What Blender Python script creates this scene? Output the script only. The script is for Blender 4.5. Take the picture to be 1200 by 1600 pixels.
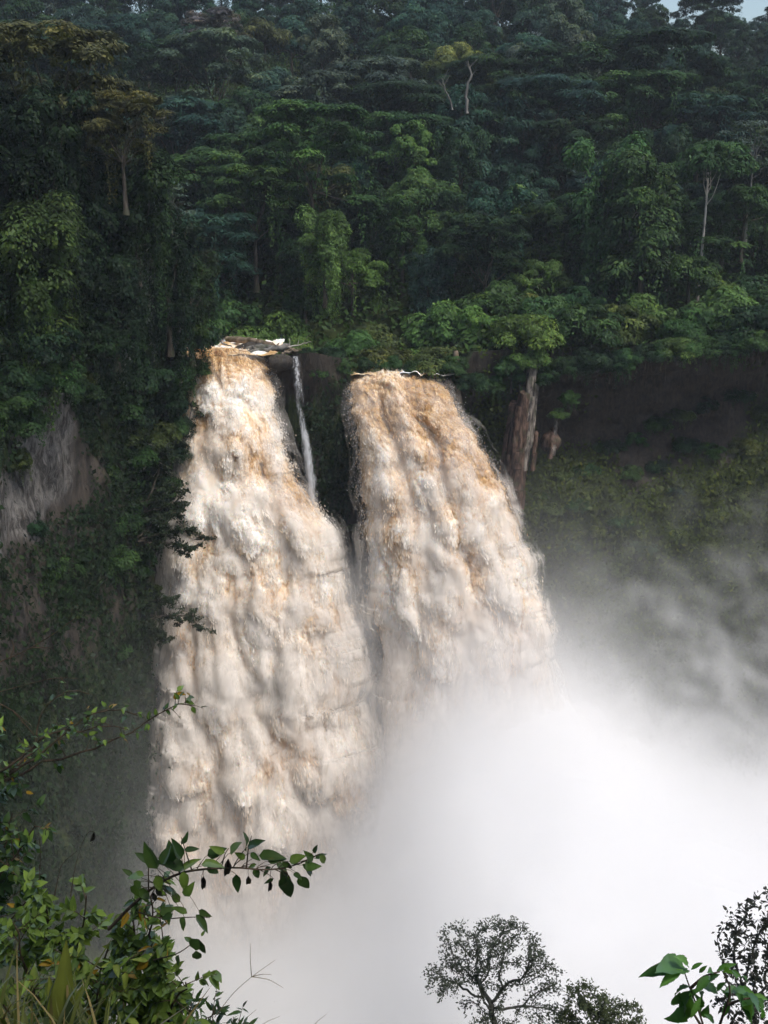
import bpy, math, random
import numpy as np
from mathutils import Vector, Matrix

for o in list(bpy.data.objects):
    bpy.data.objects.remove(o)
S = bpy.context.scene
COL = S.collection
R = math.radians

# ------------------------------------------------------------------ camera, sky, sun, exposure
CAM = np.array((0.0, 0.0, 16.0))
PITCH = R(15.5)
FPX = 1700.0
cd = bpy.data.cameras.new('camera')
cd.sensor_fit = 'VERTICAL'; cd.sensor_height = 36.0; cd.lens = FPX / 1600 * 36
cd.clip_start = 0.05; cd.clip_end = 5000
co = bpy.data.objects.new('camera', cd); COL.objects.link(co)
co.location = CAM; co.rotation_euler = (math.pi / 2 - PITCH, 0, 0)
S.camera = co

SUN_DIR = Vector((0.42, -0.38, 0.90)).normalized()
W = bpy.data.worlds.new('World'); S.world = W; W.use_nodes = True
nt = W.node_tree; nt.nodes.clear()
sky = nt.nodes.new('ShaderNodeTexSky'); sky.sky_type = 'NISHITA'; sky.sun_disc = False
sky.sun_elevation = math.asin(SUN_DIR.z); sky.sun_rotation = math.atan2(SUN_DIR.x, SUN_DIR.y)
sky.air_density = 1.3; sky.dust_density = 2.5; sky.ozone_density = 1.5
hs = nt.nodes.new('ShaderNodeHueSaturation'); hs.inputs['Saturation'].default_value = 1.0
bgn = nt.nodes.new('ShaderNodeBackground'); bgn.inputs['Strength'].default_value = 0.078
out = nt.nodes.new('ShaderNodeOutputWorld')
nt.links.new(sky.outputs[0], hs.inputs['Color']); nt.links.new(hs.outputs[0], bgn.inputs[0]); nt.links.new(bgn.outputs[0], out.inputs[0])

sl = bpy.data.lights.new('sun', 'SUN'); sl.energy = 1.5; sl.angle = R(14); sl.color = (1.0, 0.945, 0.87)
so = bpy.data.objects.new('sun', sl); COL.objects.link(so)
so.rotation_euler = SUN_DIR.to_track_quat('Z', 'Y').to_euler()

S.view_settings.view_transform = 'Standard'; S.view_settings.look = 'None'
S.view_settings.exposure = 1.08; S.view_settings.gamma = 1.0; S.view_settings.use_curve_mapping = False
cy = S.cycles
cy.max_bounces = 14; cy.diffuse_bounces = 3; cy.glossy_bounces = 2; cy.transmission_bounces = 3
cy.transparent_max_bounces = 16; cy.volume_bounces = 12
cy.use_denoising = True; cy.use_adaptive_sampling = True; cy.adaptive_threshold = 0.03
cy.volume_step_rate = 1.5; cy.volume_max_steps = 128
S.render.use_persistent_data = False

# ------------------------------------------------------------------ helpers
FWD = np.array((0, math.cos(PITCH), -math.sin(PITCH))); UP = np.array((0, math.sin(PITCH), math.cos(PITCH))); RGT = np.array((1.0, 0, 0))


def P(px, py, Y):
    """World point seen at photograph position (px, py) that lies at world distance y = Y."""
    d = FWD * FPX + RGT * (px - 600) + UP * (800 - py)
    return CAM + d * (Y / d[1])


def proj(p):
    d = np.asarray(p, float) - CAM
    z = d @ FWD
    return 600 + FPX * (d @ RGT) / z, 800 - FPX * (d @ UP) / z


def h3(ix, iy, iz, seed):
    n = (ix * 374761393 + iy * 668265263 + iz * 2147483647 + seed * 1274126177) & 0xFFFFFFFF
    n = ((n ^ (n >> 13)) * 1274126177) & 0xFFFFFFFF
    n = ((n ^ (n >> 16)) * 2246822519) & 0xFFFFFFFF
    return (n ^ (n >> 15)) & 0xFFFFFFFF


def vnoise(x, y, z=0.0, seed=0):
    """Smooth value noise in -1..1, vectorised."""
    x, y, z = np.broadcast_arrays(np.asarray(x, float), np.asarray(y, float), np.asarray(z, float))
    xi = np.floor(x); yi = np.floor(y); zi = np.floor(z)
    fx = x - xi; fy = y - yi; fz = z - zi
    xi = xi.astype(np.int64); yi = yi.astype(np.int64); zi = zi.astype(np.int64)
    sx = fx * fx * fx * (fx * (fx * 6 - 15) + 10); sy = fy * fy * fy * (fy * (fy * 6 - 15) + 10); sz = fz * fz * fz * (fz * (fz * 6 - 15) + 10)
    r = 0
    for a in (0, 1):
        for b in (0, 1):
            for c in (0, 1):
                w = (sx if a else 1 - sx) * (sy if b else 1 - sy) * (sz if c else 1 - sz)
                r = r + w * (h3(xi + a, yi + b, zi + c, seed) / 4294967295.0)
    return r * 2 - 1


def fbm(x, y, z=0.0, oct=4, seed=0, gain=0.5):
    r = 0; a = 1.0; f = 1.0; t = 0
    for k in range(oct):
        r = r + a * vnoise(np.asarray(x) * f + 17.3 * k, np.asarray(y) * f + 9.1 * k, np.asarray(z) * f + 3.7 * k, seed + k)
        t += a; a *= gain; f *= 2.03
    return r / t


def sstep(a, b, x):
    t = np.clip((np.asarray(x, float) - a) / (b - a), 0, 1)
    return t * t * (3 - 2 * t)


def unit(a):
    return a / (np.linalg.norm(a, axis=-1, keepdims=True) + 1e-9)


def lerp(a, b, t):
    return a + (b - a) * t


def mesh_np(name, v, f, mat=None, smooth=True, attrs=None):
    """Mesh from numpy arrays: v (N,3), f (M,k) or a list of such arrays."""
    m = bpy.data.meshes.new(name)
    fs = f if isinstance(f, list) else [f]
    v = np.ascontiguousarray(v, dtype=np.float32)
    m.vertices.add(len(v)); m.vertices.foreach_set('co', v.ravel())
    idx = np.concatenate([np.asarray(a, np.int32).ravel() for a in fs])
    tot = np.concatenate([np.full(len(a), np.asarray(a).shape[1], np.int32) for a in fs])
    start = np.concatenate([[0], np.cumsum(tot)[:-1]]).astype(np.int32)
    m.loops.add(len(idx)); m.loops.foreach_set('vertex_index', idx)
    m.polygons.add(len(tot)); m.polygons.foreach_set('loop_start', start); m.polygons.foreach_set('loop_total', tot)
    if smooth:
        m.polygons.foreach_set('use_smooth', np.ones(len(tot), bool))
    for k, a in (attrs or {}).items():
        at = m.attributes.new(k, 'FLOAT', 'POINT'); at.data.foreach_set('value', np.ascontiguousarray(a, np.float32).ravel())
    m.update(calc_edges=True)
    if mat:
        m.materials.append(mat)
    return m


def grid_faces(nu, nv):
    """Quads of a grid whose vertex index is j*nu + i."""
    i, j = np.meshgrid(np.arange(nu - 1), np.arange(nv - 1))
    a = (j * nu + i).ravel()
    return np.stack([a, a + 1, a + nu + 1, a + nu], 1)


def link(name, mesh, parent=None, loc=None):
    o = bpy.data.objects.new(name, mesh); COL.objects.link(o)
    if parent: o.parent = parent
    if loc is not None: o.location = loc
    return o


def tag(o, label=None, cat=None, group=None, kind=None):
    if label: o['label'] = label
    if cat: o['category'] = cat
    if group: o['group'] = group
    if kind: o['kind'] = kind
    return o


def thing(name, label, cat, loc=(0, 0, 0), group=None, rz=0.0):
    o = bpy.data.objects.new(name, None); COL.objects.link(o)
    o.location = loc; o.rotation_euler = (0, 0, rz); o.empty_display_size = 0.3
    return tag(o, label, cat, group)


class MB:
    """Collects tubes and loose faces into one mesh."""
    def __init__(s):
        s.v = []; s.f4 = []; s.f3 = []; s.n = 0

    def add(s, v, f):
        v = np.asarray(v, float); f = np.asarray(f, int)
        (s.f4 if f.shape[1] == 4 else s.f3).append(f + s.n); s.v.append(v); s.n += len(v)

    def tube(s, pts, rad, n=6, rough=0.0, rng=None, cap=True):
        pts = np.asarray(pts, float); k = len(pts)
        rad = np.broadcast_to(np.asarray(rad, float), (k,)) if np.ndim(rad) else np.full(k, float(rad))
        T = np.gradient(pts, axis=0); T /= np.linalg.norm(T, axis=1)[:, None] + 1e-9
        ref = np.array((0.0, 0, 1)) if abs(T[0][2]) < 0.9 else np.array((1.0, 0, 0))
        a = np.linspace(0, 2 * np.pi, n, endpoint=False); rows = []
        for i in range(k):
            A = np.cross(T[i], ref); A /= np.linalg.norm(A) + 1e-9; B = np.cross(T[i], A); ref = np.cross(A, T[i])
            r = rad[i] * np.ones(n)
            if rough and rng is not None: r = r * (1 + rough * rng.uniform(-1, 1, n))
            rows.append(pts[i] + (np.cos(a) * r)[:, None] * A + (np.sin(a) * r)[:, None] * B)
        v = np.concatenate(rows); j, i = np.meshgrid(np.arange(k - 1), np.arange(n), indexing='ij')
        i2 = (i + 1) % n
        f = np.stack([(j * n + i).ravel(), (j * n + i2).ravel(), ((j + 1) * n + i2).ravel(), ((j + 1) * n + i).ravel()], 1)
        s.add(v, f)
        if cap:
            for ring, c in ((0, pts[0]), (k - 1, pts[-1])):
                q = np.arange(n)
                s.add(np.concatenate([v[ring * n:(ring + 1) * n], [c]]), np.stack([q, (q + 1) % n, np.full(n, n)], 1))

    def mesh(s, name, mat, smooth=True, attrs=None):
        fs = []
        if s.f4: fs.append(np.concatenate(s.f4))
        if s.f3: fs.append(np.concatenate(s.f3))
        return mesh_np(name, np.concatenate(s.v), fs, mat, smooth, attrs)


# ------------------------------------------------------------------ node helpers
class NT:
    def __init__(s, tree):
        s.t = tree

    def n(s, typ, props=None, **inp):
        nd = s.t.nodes.new(typ)
        for k, v in (props or {}).items(): setattr(nd, k, v)
        for k, v in inp.items():
            s.set(nd.inputs[int(k[1:])] if k[0] == '_' and k[1:].isdigit() else nd.inputs[k.replace('_', ' ')], v)
        return nd

    def set(s, sock, v):
        if isinstance(v, bpy.types.NodeSocket): s.t.links.new(v, sock)
        else: sock.default_value = v

    def m(s, op, a, b=0.0, c=0.0, clamp=False):
        nd = s.t.nodes.new('ShaderNodeMath'); nd.operation = op; nd.use_clamp = clamp
        for i, v in enumerate((a, b, c)): s.set(nd.inputs[i], v)
        return nd.outputs[0]

    def vm(s, op, a, b=(0, 0, 0)):
        nd = s.t.nodes.new('ShaderNodeVectorMath'); nd.operation = op
        s.set(nd.inputs[0], a)
        if op == 'SCALE': s.set(nd.inputs['Scale'], b)
        else: s.set(nd.inputs[1], b)
        return nd.outputs[0]

    def mr(s, x, a, b, c=0.0, d=1.0, smooth=True):
        nd = s.t.nodes.new('ShaderNodeMapRange'); nd.interpolation_type = 'SMOOTHSTEP' if smooth else 'LINEAR'
        for k, v in zip((0, 1, 2, 3, 4), (x, a, b, c, d)): s.set(nd.inputs[k], v)
        return nd.outputs[0]

    def mix(s, f, a, b, blend='MIX'):
        nd = s.t.nodes.new('ShaderNodeMix'); nd.data_type = 'RGBA'; nd.blend_type = blend
        s.set(nd.inputs[0], f); s.set(nd.inputs[6], a); s.set(nd.inputs[7], b)
        return nd.outputs[2]

    def noise(s, vec, scale, detail=4.0, rough=0.55, dist=0.0):
        nd = s.t.nodes.new('ShaderNodeTexNoise')
        if vec is not None: s.set(nd.inputs['Vector'], vec)
        nd.inputs['Scale'].default_value = scale; nd.inputs['Detail'].default_value = detail
        nd.inputs['Roughness'].default_value = rough; nd.inputs['Distortion'].default_value = dist
        return nd.outputs[0]

    def attr(s, name):
        nd = s.t.nodes.new('ShaderNodeAttribute'); nd.attribute_name = name
        return nd


def C(*c):
    return (c[0], c[1], c[2], 1.0)


def mat(name):
    m = bpy.data.materials.new(name); m.use_nodes = True; m.node_tree.nodes.clear()
    n = NT(m.node_tree); o = m.node_tree.nodes.new('ShaderNodeOutputMaterial')
    return m, n, o


def leaf_material(name, transl=0.35, gloss=0.0, vein=False, spot=0.0):
    m, n, o = mat(name)
    oi = m.node_tree.nodes.new('ShaderNodeObjectInfo')
    t = n.attr('tint').outputs['Fac']
    geo = m.node_tree.nodes.new('ShaderNodeNewGeometry')
    ns = n.noise(geo.outputs['Position'], 0.45, 3)
    k = n.m('MULTIPLY', n.mr(t, 0, 1, 0.5, 1.55, False), n.mr(ns, 0.3, 0.7, 0.75, 1.25))
    col = n.mix(1.0, oi.outputs['Color'], n.n('ShaderNodeCombineColor', None, _0=k, _1=k, _2=k).outputs[0], 'MULTIPLY')
    yel = n.mix(n.mr(t, 0.82, 1.0, 0, 0.35), col, n.mix(1.0, col, C(1.9, 1.35, 0.6), 'MULTIPLY'))
    if spot:
        ns2 = n.noise(geo.outputs['Position'], 38.0, 3)
        yel = n.mix(n.mr(ns2, 0.62, 0.75, 0, spot), yel, C(0.10, 0.075, 0.02))
    d = n.n('ShaderNodeBsdfDiffuse', None, Color=yel).outputs[0]
    tr = n.n('ShaderNodeBsdfTranslucent', None, Color=n.mix(1.0, yel, C(1.15, 1.25, 0.55), 'MULTIPLY')).outputs[0]
    sh = n.n('ShaderNodeMixShader', None, _0=transl, _1=d, _2=tr).outputs[0]
    if gloss:
        g = n.n('ShaderNodeBsdfGlossy', None, Color=C(0.9, 0.95, 1.0), Roughness=0.42).outputs[0]
        fr = n.n('ShaderNodeFresnel', None, IOR=1.4).outputs[0]
        sh = n.n('ShaderNodeMixShader', None, _0=n.m('MULTIPLY', fr, gloss), _1=sh, _2=g).outputs[0]
    m.node_tree.links.new(sh, o.inputs[0])
    return m


def bark_material(name, c1, c2, scale=3.0, stretch=0.25):
    m, n, o = mat(name)
    tc = m.node_tree.nodes.new('ShaderNodeTexCoord')
    v = n.vm('MULTIPLY', tc.outputs['Object'], (1, 1, stretch))
    a = n.noise(v, scale, 6, 0.65); b = n.noise(tc.outputs['Object'], scale * 0.35, 3)
    col = n.mix(n.mr(a, 0.35, 0.68), C(*c1), C(*c2))
    col = n.mix(n.mr(b, 0.5, 0.7, 0, 0.5), col, C(0.05, 0.065, 0.03))
    bp = n.n('ShaderNodeBump', None, Strength=0.6, Distance=0.05, Height=a).outputs[0]
    bs = n.n('ShaderNodeBsdfPrincipled', None, Base_Color=col, Roughness=0.9, Normal=bp)
    bs.inputs['Specular IOR Level'].default_value = 0.15
    m.node_tree.links.new(bs.outputs[0], o.inputs[0])
    return m


M_LEAF = leaf_material('forest_foliage', 0.3, 0.15)
M_NEAR = leaf_material('shrub_leaf', 0.4, 0.10, spot=0.35)
M_BARK = bark_material('dark_bark', (0.045, 0.036, 0.028), (0.12, 0.10, 0.08), 2.0)
M_PALE = bark_material('pale_bark', (0.30, 0.27, 0.24), (0.52, 0.48, 0.43), 1.2)
M_TWIG = bark_material('twig_bark', (0.03, 0.022, 0.016), (0.085, 0.06, 0.04), 30.0)
M_LICHEN = bark_material('lichen_bark', (0.035, 0.035, 0.03), (0.10, 0.105, 0.09), 6.0)
M_LOG = bark_material('drift_log', (0.10, 0.07, 0.045), (0.30, 0.24, 0.18), 1.5, 0.15)
M_GREYLOG = bark_material('grey_log', (0.09, 0.085, 0.08), (0.24, 0.23, 0.215), 1.5, 0.15)

# rock: attributes moss (0..1), grey (0..1), red (0..1)
M_ROCK, n, o = mat('cliff_rock')
geo = M_ROCK.node_tree.nodes.new('ShaderNodeNewGeometry'); pos = geo.outputs['Position']
st = n.vm('MULTIPLY', pos, (1.0, 1.0, 0.28))
a = n.noise(st, 0.9, 8, 0.68, 0.6); b = n.noise(pos, 0.25, 5, 0.6); c = n.noise(st, 3.2, 6, 0.7)
dark = n.mix(n.mr(a, 0.35, 0.7), C(0.022, 0.019, 0.017), C(0.085, 0.068, 0.052))
grey = n.mix(n.mr(n.noise(n.vm('MULTIPLY', pos, (1.6, 1.6, 0.5)), 0.8, 9, 0.75, 1.2), 0.36, 0.64), C(0.022, 0.020, 0.017), C(0.185, 0.172, 0.158))
grey = n.mix(n.mr(c, 0.55, 0.75, 0, 0.45), grey, C(0.15, 0.10, 0.065))
vo = M_ROCK.node_tree.nodes.new('ShaderNodeTexVoronoi'); vo.feature = 'DISTANCE_TO_EDGE'; vo.inputs['Scale'].default_value = 0.75
n.set(vo.inputs['Vector'], n.vm('ADD', n.vm('MULTIPLY', pos, (1.0, 1.0, 0.45)), n.vm('SCALE', n.n('ShaderNodeTexNoise', None, Vector=pos, Scale=0.8, Detail=4.0).outputs[1], 1.6)))
crk = n.mr(n.m('ADD', vo.outputs['Distance'], n.m('MULTIPLY', c, 0.10)), 0.035, 0.085)
grey = n.mix(crk, n.mix(0.55, C(0.02, 0.017, 0.016), grey), grey)
red = n.mix(n.mr(c, 0.35, 0.68), C(0.016, 0.012, 0.009), C(0.060, 0.043, 0.028))
moss = n.mix(n.mr(c, 0.3, 0.7), C(0.010, 0.017, 0.006), C(0.042, 0.060, 0.014))
col = n.mix(n.m('MULTIPLY', n.attr('red').outputs['Fac'], n.mr(b, 0.3, 0.55)), dark, red)
col = n.mix(n.attr('grey').outputs['Fac'], col, grey)
ms = n.mr(n.m('ADD', n.attr('moss').outputs['Fac'], n.m('MULTIPLY', n.m('SUBTRACT', a, 0.5), 1.3)), 0.35, 0.62)
col = n.mix(ms, col, moss)
bp = n.n('ShaderNodeBump', None, Strength=0.9, Distance=0.35, Height=n.m('ADD', n.m('ADD', a, n.m('MULTIPLY', crk, 0.18)), n.m('MULTIPLY', c, 0.45))).outputs[0]
bs = n.n('ShaderNodeBsdfPrincipled', None, Base_Color=col, Roughness=0.75, Normal=bp)
bs.inputs['Specular IOR Level'].default_value = 0.3
M_ROCK.node_tree.links.new(bs.outputs[0], o.inputs[0])

M_SOIL, n, o = mat('forest_floor')
geo = M_SOIL.node_tree.nodes.new('ShaderNodeNewGeometry')
a = n.noise(geo.outputs['Position'], 0.7, 6, 0.65)
col = n.mix(n.mr(a, 0.35, 0.65), C(0.012, 0.018, 0.007), C(0.035, 0.045, 0.016))
M_SOIL.node_tree.links.new(n.n('ShaderNodeBsdfDiffuse', None, Color=col).outputs[0], o.inputs[0])


def water_material(name, alpha=True, thin=False):
    """Silty river water: attribute foam 0 (brown silt, also shade tinted into hollows) .. 1 (white), edge = metres to the side of the sheet."""
    m, n, o = mat(name)
    geo = m.node_tree.nodes.new('ShaderNodeNewGeometry'); p = geo.outputs['Position']
    f = n.attr('foam_shade').outputs['Fac']; e = n.attr('edge').outputs['Fac']; low = n.attr('low').outputs['Fac']
    st = n.vm('MULTIPLY', p, (1.0, 1.0, 0.42))
    fine = n.noise(st, 2.6, 6, 0.72, 0.7); mid = n.noise(st, 0.8, 5, 0.6, 0.5)
    ff = n.m('ADD', f, n.m('ADD', n.m('MULTIPLY', n.m('SUBTRACT', fine, 0.5), 1.1), n.m('MULTIPLY', n.m('SUBTRACT', mid, 0.5), 0.55)))
    rmp = m.node_tree.nodes.new('ShaderNodeValToRGB'); n.set(rmp.inputs[0], ff)
    el = rmp.color_ramp.elements
    el[0].position = 0.0; el[0].color = C(0.37, 0.225, 0.10); el[1].position = 0.92; el[1].color = C(0.94, 0.895, 0.835)
    for ps, cc in ((0.22, (0.58, 0.385, 0.20)), (0.45, (0.79, 0.61, 0.42)), (0.70, (0.89, 0.785, 0.655))):
        x = el.new(ps); x.color = C(*cc)
    col = n.mix(n.m('MULTIPLY', low, 0.35), rmp.outputs[0], C(0.90, 0.79, 0.70))
    bp = n.n('ShaderNodeBump', None, Strength=0.3, Distance=0.16, Height=n.m('ADD', fine, mid)).outputs[0]
    bs = n.n('ShaderNodeBsdfPrincipled', None, Base_Color=col, Roughness=1.0, Normal=bp)
    bs.inputs['Specular IOR Level'].default_value = 0.0; bs.inputs['Subsurface Weight'].default_value = 0.85
    bs.inputs['Subsurface Radius'].default_value = (1.0, 0.8, 0.6); bs.inputs['Subsurface Scale'].default_value = 0.7
    sh = bs.outputs[0]
    if thin:
        d = n.n('ShaderNodeBsdfDiffuse', None, Color=col).outputs[0]; t = n.n('ShaderNodeBsdfTranslucent', None, Color=col).outputs[0]
        sh = n.n('ShaderNodeMixShader', None, _0=0.42, _1=d, _2=t).outputs[0]
    if alpha:
        sv = n.vm('MULTIPLY', p, (1.0, 1.0, 0.30))
        ns = n.noise(sv, 1.5, 5, 0.7)
        al = n.mr(n.m('ADD', e, n.m('MULTIPLY', n.m('SUBTRACT', ns, 0.5), 2.6)), 0.05, 0.75)
        tp = m.node_tree.nodes.new('ShaderNodeBsdfTransparent').outputs[0]
        sh = n.n('ShaderNodeMixShader', None, _0=al, _1=tp, _2=sh).outputs[0]
    m.node_tree.links.new(sh, o.inputs[0])
    return m


M_FALL = water_material('silty_falling_water')
M_CLOT = water_material('torn_water', False, True)
M_RIVER = water_material('silty_river_water', False)

M_VEIL, n, o = mat('thin_white_water')
geo = M_VEIL.node_tree.nodes.new('ShaderNodeNewGeometry')
sv = n.vm('MULTIPLY', geo.outputs['Position'], (1.0, 1.0, 0.12))
ns = n.noise(sv, 3.4, 5, 0.7)
al = n.mr(n.m('ADD', n.attr('edge').outputs['Fac'], n.m('MULTIPLY', n.m('SUBTRACT', ns, 0.5), 2.0)), 0.1, 1.1, 0.0, 0.85)
d = n.n('ShaderNodeBsdfDiffuse', None, Color=C(0.78, 0.80, 0.83)).outputs[0]
t = n.n('ShaderNodeBsdfTranslucent', None, Color=C(0.78, 0.80, 0.83)).outputs[0]
sh = n.n('ShaderNodeMixShader', None, _0=0.4, _1=d, _2=t).outputs[0]
tp = M_VEIL.node_tree.nodes.new('ShaderNodeBsdfTransparent').outputs[0]
M_VEIL.node_tree.links.new(n.n('ShaderNodeMixShader', None, _0=al, _1=tp, _2=sh).outputs[0], o.inputs[0])

M_SPRAYVEIL, n, o = mat('torn_spray_veil')
geo = M_SPRAYVEIL.node_tree.nodes.new('ShaderNodeNewGeometry')
sv = n.vm('ADD', n.vm('MULTIPLY', geo.outputs['Position'], (1.0, 1.0, 0.38)), n.n('ShaderNodeCombineXYZ', None, _0=n.attr('shift').outputs['Fac']).outputs[0])
big = n.noise(sv, 0.34, 3, 0.5, 0.4); fin = n.noise(n.vm('MULTIPLY', sv, (1, 1, 0.5)), 1.7, 5, 0.65, 0.4)
al = n.mr(n.m('ADD', n.m('MULTIPLY', big, 0.72), n.m('MULTIPLY', fin, 0.28)), 0.45, 0.62)
al = n.m('MULTIPLY', n.m('MULTIPLY', al, n.attr('amount').outputs['Fac']), n.mr(n.attr('edge').outputs['Fac'], 0.0, 1.6))
d = n.n('ShaderNodeBsdfDiffuse', None, Color=C(0.92, 0.875, 0.82)).outputs[0]
t = n.n('ShaderNodeBsdfTranslucent', None, Color=C(0.92, 0.875, 0.82)).outputs[0]
sh = n.n('ShaderNodeMixShader', None, _0=0.4, _1=d, _2=t).outputs[0]
tp = M_SPRAYVEIL.node_tree.nodes.new('ShaderNodeBsdfTransparent').outputs[0]
M_SPRAYVEIL.node_tree.links.new(n.n('ShaderNodeMixShader', None, _0=al, _1=tp, _2=sh).outputs[0], o.inputs[0])

M_SPRAY, n, o = mat('white_spray')
M_SPRAY.node_tree.links.new(n.n('ShaderNodeBsdfDiffuse', None, Color=C(0.86, 0.83, 0.79)).outputs[0], o.inputs[0])

# ------------------------------------------------------------------ terrain
def hill(x, y):
    x = np.asarray(x, float); y = np.asarray(y, float)
    g = np.interp(y, (0, 136, 146, 160, 180, 205, 235, 262, 300, 350, 470), (0, 0, 2.0, 6.0, 14, 24, 37, 47, 58, 64, 66))
    g = g * (1 + 0.07 * sstep(38, 20, x)) * (1 - 0.085 * sstep(40, 75, x) * sstep(180, 250, y))
    left = np.clip(-22.5 - x, 0, 34) * 0.62 * sstep(-10, 60, y)
    right = np.clip(x - 62, 0, 60) * 0.25 * (1 - sstep(120, 180, y))
    z = 0.4 + np.maximum(g, left * 0.9 + g * 0.35) + right
    z = z + fbm(x / 22, y / 22, 0, 3, 5) * 2.0 * sstep(132, 150, y) + fbm(x / 6, y / 6, 1, 3, 7) * 0.5
    ch = sstep(9.5, 6.5, x) * sstep(-24.8, -22.8, x) * (1 - sstep(138, 144, y))
    return lerp(z, -3.4, ch)


RIM = np.array([(-33, -25), (-32, 20), (-31, 52), (-30.5, 74), (-30.2, 90), (-27, 102), (-24.6, 114), (-23.0, 121.5), (-18, 123.3), (-12.4, 123.4), (-11.2, 121.6),
                (-8.2, 120.6), (-5.2, 121.0), (-3.9, 122.6), (1, 122.8), (7, 122.4), (8.6, 125), (12, 125.4), (15.5, 125.2), (18.5, 127.2), (23, 128.5), (32, 129.5), (46, 129),
                (60, 125.5), (76, 115), (90, 92), (98, 55), (98, 10), (90, -25)], float)
seg = np.linalg.norm(np.diff(RIM, axis=0), axis=1); RS = np.concatenate([[0], np.cumsum(seg)])


def rim_at(s):
    return np.interp(s, RS, RIM[:, 0]), np.interp(s, RS, RIM[:, 1])


def in_gorge(x, y):
    r = np.zeros(np.shape(x), bool); xs, ys = RIM[:, 0], RIM[:, 1]; k = len(RIM)
    for i in range(k):
        x1, y1, x2, y2 = xs[i], ys[i], xs[(i + 1) % k], ys[(i + 1) % k]
        c = ((y1 > y) != (y2 > y))
        with np.errstate(divide='ignore', invalid='ignore'):
            r ^= c & (x < (x2 - x1) * (y - y1) / (y2 - y1 + 1e-12) + x1)
    return r


gx = np.linspace(-330, 380, 290); gy = np.linspace(-90, 520, 280)
X, Y = np.meshgrid(gx, gy); Z = hill(X, Y)
fc = grid_faces(290, 280); ing = in_gorge(X, Y).ravel()
near = (Y < 0).ravel() & (np.abs(X) < 120).ravel()
bad = ing | near
fc = fc[~bad[fc].any(1)]
tag(link('hillside', mesh_np('hillside', np.stack([X, Y, Z], -1).reshape(-1, 3), fc, M_SOIL)), kind='structure')

# gorge wall: a sheet along the rim, top to bottom, with an undercut on the right and buttresses
NS, NZ = 620, 190
s_ = np.linspace(0, RS[-1], NS); rx, ry = rim_at(s_)
tx = np.gradient(rx, s_); ty = np.gradient(ry, s_); ln = np.hypot(tx, ty); nx, ny = ty / ln, -tx / ln
kk = np.ones(9) / 9
nx = np.convolve(np.pad(nx, 4, 'edge'), kk, 'valid'); ny = np.convolve(np.pad(ny, 4, 'edge'), kk, 'valid')
topz = hill(rx - nx * 3.0, ry - ny * 3.0)
infall = ((rx > -23.5) & (rx < -12) & (ry > 118)) | ((rx > -4.2) & (rx < 7.6) & (ry > 118))
topz = np.where(infall, np.where(rx < -10, -1.0, -3.4), topz)
topz = np.where((rx > -12) & (rx < -4.2) & (ry > 115), np.interp(rx, (-12, -8, -5), (0.2, 0.9, 0.2)), topz)
vv = np.linspace(0, 1, NZ)
ZZ = topz[:, None] + (-86 - topz[:, None]) * vv[None, :] ** 1.05
SS = np.repeat(s_[:, None], NZ, 1); RX = np.repeat(rx[:, None], NZ, 1); RY = np.repeat(ry[:, None], NZ, 1)
d = topz[:, None] - ZZ
rightw = sstep(11, 22, RX) * sstep(60, 100, RY); leftw = sstep(-22.5, -25.5, RX) * 1.0
off = 1.6 * fbm(RX / 9, RY / 9, ZZ / 14, 5, 11) + 1.1 * (1 - np.abs(fbm(SS / 3.2, ZZ / 11, 2, 4, 12))) - 1.0
off += 0.55 * fbm(SS / 1.7, ZZ / 2.6, 0, 5, 14) + 0.5 * np.round(2.2 * fbm(SS / 3.5, ZZ / 5, 5, 3, 15)) / 2.2
under = np.interp(d, (0, 1.5, 4, 9, 13, 19, 30, 45, 90), (0, -0.4, -3.8, -4.6, -2.2, 2.2, 7.5, 13, 24))
off += rightw * (0.9 * fbm(RX / 7, ZZ / 1.8, 3, 4, 17) + 0.7 * fbm(RX / 2.5, ZZ / 2.2, 4, 4, 18))
off += rightw * under + leftw * np.interp(d, (0, 5, 14, 30, 45, 60, 95), (0, 0.4, 0.6, 1.5, 4, 7, 12)) * (1 - sstep(86, 103, RY))
midw = (1 - rightw) * (1 - leftw)
off += midw * np.interp(d, (0, 3, 20, 45, 90), (0, -0.3, -1.5, -2.5, -1))
VX = RX + nx[:, None] * off; VY = RY + ny[:, None] * off
# moss / grey / red masks
moss = 0.42 + 0.5 * fbm(RX / 8, RY / 8, ZZ / 8, 4, 21)
moss += rightw * np.interp(d, (0, 3, 12, 18, 60), (0.0, -0.40, -0.12, 0.42, 0.6)) + leftw * np.interp(d, (0, 6, 12, 28, 34, 90), (0.5, 0.2, -0.1, -0.05, 0.5, 0.5))
ppx, ppy = proj(np.stack([VX, VY, ZZ], -1))
wedge = np.minimum(np.minimum((98.0 - RY) * 0.34, (ZZ + 11.0 - (RY - 90) * 0.05) * 0.35), (3.5 - ZZ + (RY - 96) * 0.50) * 0.30)
grey = sstep(-0.35, 0.35, wedge - 0.55 + 1.3 * fbm(SS / 4, ZZ / 5, 4, 5, 31)) * leftw
moss = moss - grey * 0.75
red = np.clip(rightw * np.interp(d, (0, 14, 20), (1, 0.9, 0.2)) + midw * 0.35, 0, 1)
order = [v.reshape(NS, NZ).T.ravel() for v in (VX, VY, ZZ, moss, grey, red)]
cm = mesh_np('gorge_wall', np.stack(order[:3], 1), grid_faces(NS, NZ)[:, ::-1], M_ROCK, True, {'moss': order[3], 'grey': order[4], 'red': order[5]})
tag(link('gorge_wall', cm), kind='structure')
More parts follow.
